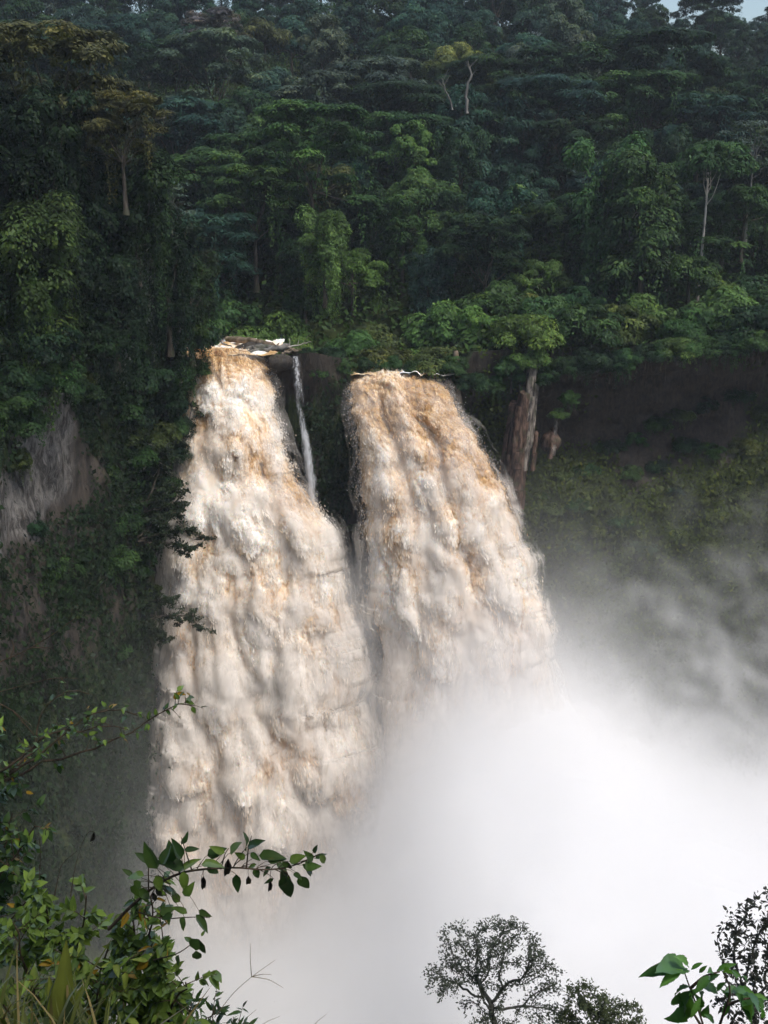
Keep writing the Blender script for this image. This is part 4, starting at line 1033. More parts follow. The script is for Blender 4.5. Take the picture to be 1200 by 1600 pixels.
def columns(name, label, lst, seed):
    """Upright jointed prisms: each column keeps one angular outline, broken across into blocks that sit slightly askew."""
    rng = np.random.default_rng(seed); b0 = P(lst[0][0], lst[0][2], lst[0][3]); o = thing(name, label, 'rock', b0)
    for (px, pt, pb, yy, w, m) in lst:
        a, b = P(px + (pb - pt) * 0.03, pt, yy + 0.8), P(px - (pb - pt) * 0.08, pb, yy - 0.5); ns = rng.integers(5, 8); an = np.sort((np.arange(ns) + rng.uniform(-.34, .34, ns)) / ns * 2 * np.pi); pr = rng.uniform(.65, 1.25, ns)
        cuts = np.sort(np.concatenate([[0, 1], rng.uniform(.04, .97, 4)])); mb = MB()
        for q in range(len(cuts) - 1):
            sh = rng.normal(0, .07 * w, 2); sc = w * (0.86 + 0.3 * cuts[q]) * rng.uniform(.88, 1.08); rings = []
            for tt in (cuts[q], cuts[q + 1] - .004):
                cc_ = a * (1 - tt) + b * tt - b0; tilt = rng.normal(0, .10, 2) if tt > 0 else rng.normal(0, .45, 2); x_ = np.cos(an) * pr * sc; y_ = np.sin(an) * pr * sc
                rings.append(np.stack([cc_[0] + sh[0] + x_, cc_[1] + sh[1] + y_, cc_[2] + x_ * tilt[0] + y_ * tilt[1]], 1))
            i = np.arange(ns); i2 = (i + 1) % ns; mb.add(np.concatenate(rings), np.stack([i, i2, ns + i2, ns + i], 1))
            for rg in (0, 1): mb.add(np.concatenate([rings[rg], [rings[rg].mean(0)]]), np.stack([i, i2, np.full(ns, ns)], 1))
        link('column', mb.mesh('column', m, False), o)


columns('basalt_columns', 'broken pale and reddish basalt columns standing right of the broad fall',
        [(800, 668, 770, 122.0, .8, M_COLUMN), (809, 640, 780, 121.6, .85, M_COLUMN), (818, 612, 765, 121.6, .85, M_COLUMN), (826, 588, 735, 121.9, .75, M_PALEROCK), (832, 574, 700, 122.4, .62, M_PALEROCK), (818, 660, 795, 121.0, .62, M_COLUMN), (809, 700, 805, 120.9, .6, M_COLUMN), (836, 600, 690, 122.9, .5, M_PALEROCK), (836, 676, 735, 121.9, .40, M_COLUMN), (798, 630, 740, 122.9, .8, M_COLUMN), (829, 556, 650, 123.0, .6, M_PALEROCK), (815, 600, 720, 123.0, .9, M_COLUMN)], 5)
columns('rock_spike', 'thin pale rock spike standing right of the basalt columns', [(868, 652, 712, 124.0, .38, M_PALEROCK), (864, 670, 716, 123.8, .34, M_COLUMN)], 6)
q0 = P(717, 632, 123.6); o = thing('dead_tree', 'dark brown trunk dropping down the cliff beside the broad fall', 'dead tree', q0); mb = MB(); t = np.linspace(0, 1, 10)[:, None]
mb.tube((P(712, 548, 124.6) * t + q0 * (1 - t)) - q0, np.linspace(.42, .3, 10), 8, .15, np.random.default_rng(3)); link('trunk', mb.mesh('trunk', M_LOG), o)


def bough(label, paths, n_leaf, size, spread, tone, r0, seed, bark=None, t0=0.3):
    rng = np.random.default_rng(seed); root = P(*paths[0][0]); o = thing('overhanging_tree', label, 'tree', root); o['group'] = 'trees leaning out beside the tall fall'
    mb = MB(); cs = []
    for pth in paths:
        q = np.array([P(*p) for p in pth]); ta = np.linspace(0, 1, len(q)); t = np.linspace(0, 1, 14); c = np.stack([np.interp(t, ta, q[:, k]) for k in range(3)], 1) - root; c[1:-1] += rng.normal(0, 0.08, (12, 3))
        mb.tube(c, np.linspace(r0, r0 * .25, 14), 6)
        for k in range(20):
            tt = rng.uniform(t0, 1); b = np.array([np.interp(tt, t, c[:, i]) for i in range(3)]); d = rng.normal(0, 1, 3) * np.array((1, .8, .6)) * spread * (1.2 - .6 * tt); e = b + d; e[2] -= .12 * spread
            u = np.linspace(0, 1, 5)[:, None]; mb.tube(b * (1 - u) + e * u, np.linspace(r0 * .3, .012, 5), 4)
            m = n_leaf // (20 * len(paths)); w = rng.beta(2, 1, m)[:, None]; cs.append(b * (1 - w) + e * w + rng.normal(0, spread * .20, (m, 3)) * np.array((1, 1, .55)))
    link('trunk', mb.mesh('trunk', bark or M_BARK), o)
    c = np.concatenate(cs); k = len(c); nr = unit(np.array((0, -.3, 1.0)) + rng.normal(0, .5, (k, 3))); ax = unit(rng.normal(0, 1, (k, 3)) + np.array((0, 0, -.6))); ln = size * rng.uniform(.6, 1.4, k)
    v, f = leaf_faces(c, nr, ax, ln, ln * .45); cr = link('crown', mesh_np('crown', v, f, M_LEAF, False, {'tint': np.repeat(np.clip(.45 + .22 * rng.normal(0, 1, k), 0, 1), 4)}), o); cr.color = (*tone, 1)


DK = (0.022, 0.034, 0.017)
bough('upper dark bough drooping across the edge of the tall fall', [[(212, 845, 107.4), (250, 835, 107.4), (290, 828, 107.4), (322, 842, 107.4)], [(212, 845, 107.4), (255, 848, 107.4), (300, 858, 107.4)], [(212, 845, 107.4), (240, 815, 107.4), (280, 800, 107.6)]], 3200, .34, 1.0, DK, .14, 1)
bough('lower dark bough reaching its twigs over the tall fall', [[(200, 985, 107), (250, 962, 107), (290, 962, 107), (318, 985, 107)], [(200, 985, 107), (240, 985, 107), (266, 1002, 107)], [(200, 985, 107), (230, 940, 107.2), (275, 935, 107.2)]], 3200, .32, 1.0, DK, .14, 2)
bough('small tree leaning over the crest left of the tall fall', [[(262, 640, 117.6), (285, 610, 117.4), (300, 640, 117.2), (288, 690, 117)], [(262, 640, 117.6), (290, 590, 118), (312, 560, 118.4)], [(262, 640, 117.6), (270, 690, 117), (278, 730, 116.8)]], 3000, .34, 1.1, DK, .16, 3)
bough('slender pale-stemmed tree on the wall left of the tall fall', [[(210, 840, 111), (213, 790, 111), (214, 740, 111), (222, 690, 111)], [(214, 740, 111), (240, 715, 111), (262, 740, 111)], [(214, 740, 111), (200, 705, 111), (225, 680, 111)]], 2000, .34, 1.0, DK, .15, 4, M_PALE, .5)
bough('dark tree clinging to the wall above the upper bough', [[(225, 800, 110), (250, 770, 110), (270, 755, 110)], [(225, 800, 110), (245, 745, 110.5), (262, 700, 111)], [(225, 800, 110), (258, 795, 109.6), (282, 790, 109.5)]], 3000, .36, 1.2, DK, .14, 5)

# roots and dead creepers hanging from the brow of the undercut
rng = np.random.default_rng(71); mb = MB()
for k in range(170):
    px = rng.uniform(845, 1215); i = np.abs(ppx[:, 3] - px + np.where(RY[:, 3] < 100, 1e6, 0)).argmin(); a = np.array((VX[i, 2], VY[i, 2] - rng.uniform(.1, 1.6), topz[i] - rng.uniform(-.3, .5))); L = rng.uniform(1.0, 6.0) * rng.uniform(.4, 1)
    t = np.linspace(0, 1, 6)[:, None]; c = a + np.array((rng.normal(0, .25), rng.normal(0, .2), -L)) * t; c[1:, :2] += np.cumsum(rng.normal(0, .08, (5, 2)), 0); mb.tube(c, np.linspace(rng.uniform(.03, .08), .015, 6), 4, cap=False)
tag(link('hanging_roots', mb.mesh('hanging_roots', M_BARK)), kind='stuff')

# ------------------------------------------------------------------ plants on the near bank
def blade(name, w, fold, droop, wavy, nseg=6, tip=0.62):
    """Leaf of length 1 along +X: two halves folded along the midrib, curved downward, with an own outline."""
    xs = np.linspace(0, 1, nseg + 1); prof = np.sin(np.pi * np.clip(xs, 0, 1) ** tip) ** 0.85 * w / 2; prof[0] = 0.015; prof[-1] = 0.004
    z0 = -droop * xs ** 2; v = []
    for i, x in enumerate(xs):
        wv = wavy * math.sin(i * 2.1)
        v += [(x, prof[i], z0[i] + fold * prof[i] + wv), (x, 0, z0[i]), (x, -prof[i], z0[i] + fold * prof[i] - wv)]
    f = []
    for i in range(nseg):
        a = i * 3; f += [(a, a + 3, a + 4, a + 1), (a + 1, a + 4, a + 5, a + 2)]
    tint = np.concatenate([(0.50, 0.74, 0.50) if i % 2 else (0.34, 0.66, 0.34) for i in range(nseg + 1)])
    return mesh_np(name, np.array(v), np.array(f), M_NEAR, True, {'tint': tint})


OVATE = [blade('leaf', .46, .35, .12, .012), blade('leaf', .52, .2, .25, .02), blade('leaf', .42, .5, .04, .015), blade('leaf', .5, .3, .38, .02)]
LANCE = [blade('leaf', .24, .3, .10, .006), blade('leaf', .28, .2, .25, .01), blade('leaf', .22, .4, .35, .008)]
BROAD = [blade('leaf', .34, .55, .30, .022, 14, 1.05), blade('leaf', .36, .40, .50, .026, 14, 1.1), blade('leaf', .30, .6, .22, .02, 14, 1.0)]
SHRIV = [blade('withered_leaf', .30, 1.6, .2, .06), blade('withered_leaf', .36, 1.2, .5, .07)]
NRNG = np.random.default_rng(33)
GREENS = [(0.085, 0.140, 0.028), (0.115, 0.175, 0.034), (0.055, 0.100, 0.024), (0.150, 0.195, 0.038), (0.075, 0.115, 0.030)]
DARKS = [(0.024, 0.050, 0.016), (0.034, 0.065, 0.020), (0.045, 0.080, 0.022)]
YELLOW = (0.19, 0.12, 0.012)


def put_leaf(parent, base, d, nrm, length, me, color, name='leaf'):
    x = np.asarray(d, float); x = x / (np.linalg.norm(x) + 1e-9); zz = np.asarray(nrm, float); zz = zz - x * (zz @ x); zz = zz / (np.linalg.norm(zz) + 1e-9); yy = np.cross(zz, x)
    o = link(name, me, parent); b = np.asarray(base) - np.array(parent.location); wf = NRNG.uniform(.85, 1.15)
    o.matrix_basis = Matrix(((x[0] * length, yy[0] * length * wf, zz[0] * length, b[0]), (x[1] * length, yy[1] * length * wf, zz[1] * length, b[1]), (x[2] * length, yy[2] * length * wf, zz[2] * length, b[2]), (0, 0, 0, 1)))
    k = NRNG.uniform(.75, 1.25); o.color = (color[0] * k, color[1] * k, color[2] * k, 1); return o


def joined_leaves(parent, bases, dirs, nrms, lens, me, tone, name='foliage'):
    nv = len(me.vertices); v0 = np.zeros(nv * 3, np.float32); me.vertices.foreach_get('co', v0); v0 = v0.reshape(-1, 3)
    f0 = np.array([tuple(p.vertices) for p in me.polygons]); X = unit(dirs); Zz = unit(nrms - X * (nrms * X).sum(1)[:, None]); Yy = np.cross(Zz, X)
    V = bases[:, None, :] + lens[:, None, None] * (v0[None, :, :1] * X[:, None] + v0[None, :, 1:2] * Yy[:, None] + v0[None, :, 2:] * Zz[:, None])
    F = (np.arange(len(bases))[:, None, None] * nv + f0[None]).reshape(-1, 4); ti = np.repeat(np.clip(.5 + .2 * NRNG.normal(0, 1, len(bases)), 0, .86), nv)
    o = link(name, mesh_np(name, V.reshape(-1, 3) - np.array(parent.location), F, M_NEAR, True, {'tint': ti}), parent); o.color = (*tone, 1); o['kind'] = 'stuff'; return o


def path(pts, n=14):
    q = np.array([P(*p) for p in pts]); d = np.concatenate([[0], np.cumsum(np.linalg.norm(np.diff(q, axis=0), axis=1))]); t = np.linspace(0, d[-1], n)
    r = np.stack([np.interp(t, d, q[:, k]) for k in range(3)], 1)
    for _ in range(2): r[1:-1] = (r[:-2] + 2 * r[1:-1] + r[2:]) / 4
    return r


def shrub(label, root, stems, n_obj, n_rest, size, spread, greens, meshes, r0=.008, seed=1, yellow=.04, t0=.3, cat='shrub', name='near_shrub', down=.35):
    rng = np.random.default_rng(seed); loc = P(*root); o = thing(name, label, cat, loc); mb = MB(); sts = []
    for s in stems:
        c = path([root] + list(s)); c[1:-1] += rng.normal(0, .008, (12, 3)); sts.append(c); mb.tube(c - loc, np.linspace(r0, r0 * .3, 14), 6)
    nt_ = 0; tips = []
    for c in sts:
        for k in range(max(6, 130 // len(sts))):
            t = rng.uniform(t0, 1) * 13; i = min(int(t), 12); b = c[i] + (c[i + 1] - c[i]) * (t - i); d = rng.normal(0, 1, 3) * np.array((1, .8, .75)); d = d / np.linalg.norm(d); L = spread * rng.uniform(.35, 1.15); ax = unit(c[min(i + 1, 13)] - c[i]); d = unit(d + .5 * ax + np.array((0, 0, .18)))
            e = b + d * L; m = (b + e) / 2 + np.array((0, 0, .06 * L)); mb.tube(np.array([b, m, e]) - loc, (r0 * .28, r0 * .2, r0 * .12), 4, cap=False); tips.append((b, e, d))
    link('stem', mb.mesh('stem', M_TWIG), o)
    N_ = n_obj + n_rest; B, D, Nn, Ls = [], [], [], []
    for k in range(N_):
        b, e, d = tips[rng.integers(len(tips))]; u = rng.beta(2.2, 1); pnt = b * (1 - u) + e * u; sd = unit(np.cross(d, rng.normal(0, 1, 3)))
        B.append(pnt); D.append(unit(sd * .9 + d * rng.uniform(.2, 1) + np.array((0, 0, -down)) * rng.uniform(.3, 1.6))); Nn.append(unit(np.array((rng.normal(0, .4), -.45 + rng.normal(0, .4), 1.0)))); Ls.append(size * rng.uniform(.55, 1.3))
    B, D, Nn, Ls = map(np.array, (B, D, Nn, Ls)); depth = (B - CAM) @ FWD; order_ = np.argsort(depth)
    for j in order_[:n_obj]:
        col_ = YELLOW if rng.random() < yellow else greens[rng.integers(len(greens))]
        put_leaf(o, B[j], D[j], Nn[j], Ls[j], meshes[rng.integers(len(meshes))], col_)
    r_ = order_[n_obj:]
    for h in range(2):
        s_ = r_[h::2]
        if len(s_): joined_leaves(o, B[s_], D[s_], Nn[s_], Ls[s_], meshes[h % len(meshes)], greens[h % len(greens)])
    return o


shrub('dense leafy green shrub filling the lower left corner of the near bank', (110, 1680, 4.3), [[(90, 1520, 4.3), (60, 1390, 4.2)], [(120, 1500, 4.2), (135, 1400, 4.1)], [(150, 1530, 4.1), (185, 1450, 4.0)], [(50, 1540, 4.2), (20, 1440, 4.1)], [(100, 1580, 3.9), (110, 1500, 3.8)], [(20, 1600, 4.2), (-20, 1500, 4.2)], [(160, 1600, 4.0), (150, 1530, 3.9)]],
      270, 1900, .054, .17, GREENS, OVATE, .010, 1)
shrub('leafy green shrub right of the corner shrub, under the long reaching branch', (235, 1690, 4.0), [[(215, 1540, 4.0), (205, 1425, 3.9)], [(245, 1530, 3.9), (255, 1470, 3.8)], [(265, 1580, 3.9), (290, 1535, 3.8)], [(200, 1600, 3.9), (180, 1510, 3.8)], [(270, 1620, 3.9), (300, 1585, 3.9)], [(240, 1480, 3.9), (235, 1400, 3.8)]],
      270, 1300, .054, .14, GREENS + DARKS[1:], OVATE + LANCE, .010, 2, .06)
shrub('tall green shrub with some yellowed leaves along the left edge', (-60, 1560, 4.8), [[(-10, 1440, 4.8), (30, 1340, 4.8)], [(-20, 1400, 4.8), (20, 1270, 4.7)], [(-30, 1330, 4.8), (10, 1190, 4.7)], [(-10, 1380, 4.6), (55, 1290, 4.5)], [(-40, 1300, 4.8), (-5, 1140, 4.8)], [(-20, 1480, 4.6), (50, 1400, 4.5)]],
      220, 1000, .055, .16, DARKS + GREENS[:2], OVATE, .010, 3, .10)
shrub('thorny bramble with tiny leaves arching toward the tall fall', (-40, 1240, 4.5), [[(80, 1186, 4.5), (180, 1160, 4.5), (245, 1112, 4.5), (272, 1094, 4.5), (292, 1092, 4.5), (302, 1102, 4.5)], [(40, 1195, 4.5), (110, 1135, 4.5), (170, 1102, 4.5), (215, 1118, 4.5)], [(60, 1180, 4.6), (60, 1110, 4.6), (110, 1070, 4.6), (140, 1085, 4.6)], [(20, 1190, 4.4), (70, 1150, 4.4), (150, 1130, 4.4), (200, 1140, 4.4)]],
      200, 0, .036, .085, GREENS[:3] + DARKS, OVATE, .007, 4, .10, .12, 'bramble', 'near_bramble')
shrub('dark narrow-leaved plants at the foot of the green shrubs by the white mist', (330, 1700, 4.4), [[(320, 1610, 4.4), (335, 1578, 4.3)], [(345, 1640, 4.4), (372, 1603, 4.4)], [(300, 1600, 4.3), (290, 1565, 4.2)], [(260, 1640, 4.2), (262, 1590, 4.1)], [(200, 1640, 4.0), (210, 1590, 3.9)]],
      160, 500, .060, .11, DARKS + GREENS[2:3], LANCE, .008, 5, .03)

# the long branch reaching across the picture
BR = [(170, 1452, 3.4), (200, 1420, 3.35), (232, 1392, 3.3), (262, 1372, 3.26), (292, 1361, 3.22), (330, 1357, 3.2), (372, 1355, 3.2), (410, 1360, 3.2), (450, 1356, 3.2), (482, 1344, 3.2), (500, 1334, 3.2)]
loc = P(*BR[0]); lb = thing('leafy_branch', 'long thin branch with drooping pointed leaves reaching out over the white mist', 'branch', loc); mb = MB()
c = path(BR, 40); mb.tube(c - loc, np.linspace(.0065, .0018, 40), 7, .08, NRNG)
K = .45
pairs = [(545, 905, 500, 815, .55), (560, 890, 592, 825, .45), (600, 880, 585, 815, .4), (630, 870, 598, 802, .4), (640, 840, 692, 835, .38), (630, 820, 657, 783, .4), (630, 910, 692, 868, .45), (640, 905, 558, 868, .4), (635, 915, 645, 988, .42), (700, 890, 772, 880, .45), (720, 895, 762, 926, .4), (720, 860, 782, 833, .4),
         (780, 850, 728, 828, .4), (800, 850, 832, 813, .45), (850, 840, 872, 788, .5), (860, 830, 908, 803, .4), (870, 850, 902, 877, .45), (850, 870, 818, 850, .4), (820, 925, 826, 988, .45), (880, 905, 906, 940, .6), (890, 890, 858, 905, .4), (900, 860, 982, 855, .25), (930, 880, 988, 868, .35), (940, 900, 913, 932, .5),
         (960, 890, 1002, 917, .5), (980, 880, 1014, 903, .5), (990, 930, 1002, 1018, .4), (1000, 920, 956, 962, .4), (1000, 930, 986, 992, .4), (1020, 920, 1048, 938, .45), (1040, 930, 1073, 983, .4), (1050, 890, 1088, 922, .6), (1060, 900, 1108, 895, .5), (1060, 880, 1092, 934, .5), (1085, 880, 1066, 848, .4), (1095, 870, 1133, 848, .5),
         (1110, 860, 1140, 892, .5), (1090, 850, 1102, 823, .45), (950, 940, 918, 957, .5), (1005, 880, 1052, 858, .4), (600, 1062, 560, 1082, .35), (640, 1072, 626, 1124, .6), (680, 1065, 722, 1128, .55), (650, 1060, 598, 1036, .5), (690, 1050, 734, 1072, .45), (625, 1020, 590, 985, .4), (640, 1000, 668, 962, .4), (690, 1150, 650, 1200, .55), (690, 1150, 712, 1200, .55),
         (700, 1140, 712, 1118, .5), (680, 1190, 690, 1235, .5), (620, 1205, 612, 1245, .5), (665, 1160, 640, 1140, .5), (520, 880, 470, 850, .5), (500, 930, 440, 925, .5), (490, 950, 452, 975, .5), (460, 930, 425, 905, .4), (540, 930, 560, 985, .5), (480, 980, 530, 1010, .4), (470, 960, 510, 1050, .45)]
for (x1, y1, x2, y2, wr) in pairs:
    yy = 3.2 + NRNG.uniform(-.06, .06); a = P(x1 * K, 950 + y1 * K, yy); b = P(x2 * K, 950 + y2 * K, yy + NRNG.uniform(-.025, .025))
    i = np.argmin(((c - a) ** 2).sum(1)); u = np.linspace(0, 1, 6)[:, None]; tw = c[max(i - 2, 0)] * (1 - u) + a * u; tw[1:-1, 2] += .006
    if np.linalg.norm(c[i] - a) < .14: mb.tube(tw - loc, np.linspace(.0016, .0008, 6), 4, cap=False)
    nrm = np.array((NRNG.normal(0, .35), -.75 + NRNG.normal(0, .3), .8)); L = np.linalg.norm(b - a)
    lf = put_leaf(lb, a, b - a, nrm, L * 1.04, OVATE[NRNG.integers(4)], DARKS[NRNG.integers(3)] if NRNG.random() < .6 else GREENS[NRNG.integers(3)])
for (x1, y1, x2, y2) in ((938, 945, 934, 992), (792, 870, 782, 942), (706, 930, 704, 986), (700, 935, 714, 978), (862, 930, 862, 975), (545, 965, 560, 1015), (530, 985, 545, 1030)):
    a = P(x1 * K, 950 + y1 * K, 3.2); b = P(x2 * K, 950 + y2 * K, 3.2); i = np.argmin(((c - a) ** 2).sum(1)); mb.tube(np.array([c[i], (c[i] + a) / 2 + (0, 0, .002), a]) - loc, (.001, .0008, .0007), 4, cap=False)
    put_leaf(lb, a, b - a, (0.3, -1, .2), np.linalg.norm(b - a), SHRIV[NRNG.integers(2)], (0.022, 0.014, 0.018), 'withered_leaf')['label'] = 'shrivelled dark leaf hanging from the branch'
sub = [[(300, 1361, 3.22), (290, 1330, 3.2), (283, 1308, 3.2)], [(385, 1356, 3.2), (388, 1325, 3.2), (393, 1306, 3.2)], [(232, 1392, 3.3), (232, 1350, 3.28), (228, 1318, 3.28)], [(215, 1425, 3.3), (255, 1437, 3.25), (300, 1432, 3.22), (328, 1434, 3.2)], [(240, 1500, 3.4), (280, 1490, 3.3), (308, 1468, 3.2)], [(345, 1358, 3.2), (352, 1332, 3.2), (358, 1325, 3.2)], [(440, 1357, 3.2), (455, 1372, 3.2), (450, 1385, 3.2)]]
for s in sub: mb.tube(path(s, 10) - loc, np.linspace(.003, .0012, 10), 5)
link('stem', mb.mesh('stem', M_TWIG), lb)


def twig(name, label, cat, paths, r, m):
    loc = P(*paths[0][0]); o = thing(name, label, cat, loc)
    for p_ in paths:
        mb = MB(); cc_ = path(p_, 12); mb.tube(cc_ - loc, np.linspace(r, r * .4, 12), 5); link('stalk', mb.mesh('stalk', m), o)
    return o


M_DRY = bark_material('dry_stalk', (0.12, 0.09, 0.055), (0.26, 0.20, 0.13), 40.0)
twig('bare_twig', 'upper bare dark twig slanting up from the left edge', 'twig', [[(-20, 1042, 4.2), (40, 1018, 4.2), (85, 990, 4.2), (120, 964, 4.2)], [(15, 1030, 4.2), (22, 1012, 4.2), (18, 1000, 4.2)], [(50, 1012, 4.2), (80, 1012, 4.2)]], .0035, M_TWIG)
twig('bare_twig', 'lower bare dark twig arching from the left edge above the bramble', 'twig', [[(-20, 1086, 4.3), (40, 1070, 4.3), (85, 1058, 4.3), (122, 1060, 4.3)], [(95, 1059, 4.3), (104, 1070, 4.3)]], .003, M_TWIG)
twig('bare_twig', 'reddish bare twig crossing behind the bramble at the left edge', 'twig', [[(-15, 1092, 4.7), (20, 1110, 4.7), (50, 1135, 4.7)], [(20, 1110, 4.7), (55, 1150, 4.7), (62, 1178, 4.7)]], .004, M_TWIG)
twig('bare_twig', 'thin bare twigs standing between the bramble and the reaching branch', 'twig', [[(110, 1400, 4.2), (118, 1350, 4.2), (128, 1318, 4.2)], [(85, 1400, 4.2), (95, 1350, 4.2), (120, 1330, 4.2)], [(60, 1390, 4.3), (64, 1330, 4.3), (60, 1300, 4.3)]], .0025, M_TWIG)
twig('dry_grass_stalk', 'thin dry forked grass stalk standing before the white mist', 'grass', [[(335, 1590, 3.8), (365, 1550, 3.8), (393, 1526, 3.8), (430, 1500, 3.8)], [(393, 1526, 3.8), (391, 1500, 3.8), (391, 1474, 3.8)], [(393, 1526, 3.8), (420, 1530, 3.8), (442, 1543, 3.8)], [(393, 1526, 3.8), (410, 1522, 3.8), (424, 1523, 3.8)]], .0018, M_DRY)
twig('dry_grass_stalk', 'short dry stalks leaning at the bottom edge before the mist', 'grass', [[(370, 1620, 3.8), (385, 1590, 3.8), (400, 1578, 3.8)], [(395, 1625, 3.8), (412, 1598, 3.8), (437, 1588, 3.8)], [(480, 1620, 3.8), (495, 1596, 3.8), (510, 1585, 3.8)]], .0016, M_DRY)
o = thing('withered_leaf', 'small dark withered leaf hanging before the shadowed gorge wall', 'leaf', P(146, 1298, 4.0)); put_leaf(o, P(147, 1300, 4.0), P(138, 1326, 4.0) - P(147, 1300, 4.0), (0.4, -1, 0), .06, SHRIV[0], (0.015, 0.012, 0.012), 'blade'); mb = MB(); mb.tube(path([(128, 1318, 4.2), (140, 1296, 4.05), (147, 1300, 4.0)], 8) - np.array(o.location), .0012, 4); link('stalk', mb.mesh('stalk', M_TWIG), o)

# grass in the corner
rng = np.random.default_rng(50)


def grass(name, k, f_base, hgt, tone, kind=True):
    V, F, T = [], [], []
    for i in range(k):
        b = f_base(rng); h = hgt * rng.uniform(.5, 1.2); a = rng.uniform(0, 6.28); bend = rng.uniform(.15, .7) * h; w = h * rng.uniform(.012, .028); sd = np.array((-math.sin(a), math.cos(a), 0)) * w; n0 = len(V)
        for s in range(5):
            u = s / 4; p = b + np.array((math.cos(a) * bend * u * u, math.sin(a) * bend * u * u, h * u * (1 - .25 * u))); ww = sd * (1 - u) ** .6; V += [p - ww, p + ww]
        F += [(n0 + 2 * s, n0 + 2 * s + 1, n0 + 2 * s + 3, n0 + 2 * s + 2) for s in range(4)]; T += [rng.uniform(.2, .8)] * 10
    o = link(name, mesh_np(name, np.array(V), np.array(F), M_NEAR, True, {'tint': np.array(T)})); o.color = (*tone, 1)
    return tag(o, kind='stuff') if kind else o


def gb(r):
    x = r.uniform(-1.9, -.55); y = r.uniform(3.0, 4.6); return np.array((x, y, float(bank(x, y)) - .02))


grass('grass', 900, gb, .42, (0.085, 0.10, 0.028))
grass('dry_grass', 260, gb, .46, (0.20, 0.16, 0.07))
o = thing('broad_grass_blade', 'broad yellow-green grass blade standing upright in the left corner', 'grass', P(92, 1620, 3.4))
for (x1, y1, x2, y2) in ((92, 1600, 106, 1478), (90, 1610, 78, 1530), (95, 1610, 130, 1545)):
    a, b = P(x1, y1, 3.4), P(x2, y2, 3.4); put_leaf(o, a, b - a, (.5, -1, .2), np.linalg.norm(b - a), LANCE[0], (0.13, 0.15, 0.03), 'blade')
kk_ = 5000; x = rng.uniform(-2.6, 1.2, kk_); y = rng.uniform(1.6, 7, kk_); z = bank(x, y)
cover('bank_ground_cover', np.stack([x, y, z + rng.exponential(.05, kk_)], 1), np.tile((0, -.4, 1.0), (kk_, 1)), .07, (0.03, 0.045, 0.016), .5 + .2 * rng.normal(0, 1, kk_))


# ------------------------------------------------------------------ trees rising from the slope below
def colonize(seed, root, envs, n_att, step, kill, infl):
    """Branch skeleton that grows toward points scattered in the crown: nodes, parents."""
    rng = np.random.default_rng(seed); A = []
    for (c, r, n) in envs:
        d = unit(rng.normal(0, 1, (n, 3))) * rng.uniform(0.03, 1, n)[:, None] ** .42; A.append(np.array(c) + d * np.array(r))
    A = np.concatenate(A); N_ = [np.array(root, float)]; Pr = [-1]; tgt = A.mean(0) - np.array((0, 0, .25 * (A[:, 2].max() - A[:, 2].min())))
    while np.linalg.norm(N_[-1] - tgt) > infl * .55:
        d = unit(tgt - N_[-1] + rng.normal(0, .18, 3) * np.linalg.norm(tgt - N_[-1])); N_.append(N_[-1] + d * step); Pr.append(len(N_) - 2)
        if len(N_) > 200: break
    for it in range(120):
        nd = np.array(N_); D = np.linalg.norm(A[:, None] - nd[None], axis=2); near_ = D.argmin(1); dm = D[np.arange(len(A)), near_]; act = dm < infl
        if not act.any(): break
        grew = False
        for j in np.unique(near_[act]):
            v = unit(A[act & (near_ == j)] - nd[j]).mean(0) + rng.normal(0, .16, 3); q = nd[j] + unit(v) * step
            if np.linalg.norm(nd - q, axis=1).min() > step * .3: N_.append(q); Pr.append(j); grew = True
        nd = np.array(N_); A = A[np.linalg.norm(A[:, None] - nd[None], axis=2).min(1) > kill]
        if len(A) == 0 or not grew: break
    return np.array(N_), np.array(Pr)


def skeleton_mesh(mb, N_, Pr, r_tip, expo=2.2):
    n = len(N_); r = np.zeros(n); kids = [[] for _ in range(n)]
    for i in range(1, n): kids[Pr[i]].append(i)
    acc = np.zeros(n)
    for i in range(n - 1, -1, -1):
        acc[i] = max(acc[i], r_tip ** expo) if not kids[i] else sum(acc[j] for j in kids[i])
    r = acc ** (1 / expo); done = set()
    starts = [0] + [j for i in range(n) for j in sorted(kids[i], key=lambda q: -r[q])[1:]]
    for s in starts:
        ch = ([Pr[s]] if s else []) + [s]
        while kids[ch[-1]]: ch.append(max(kids[ch[-1]], key=lambda q: r[q]))
        rr = r[ch].copy()
        if s: rr[0] = rr[1]
        if len(ch) > 1: mb.tube(N_[ch], rr, 7 if rr[0] > .05 else 4, .05, NRNG, cap=False)
    return [i for i in range(n) if not kids[i]], r


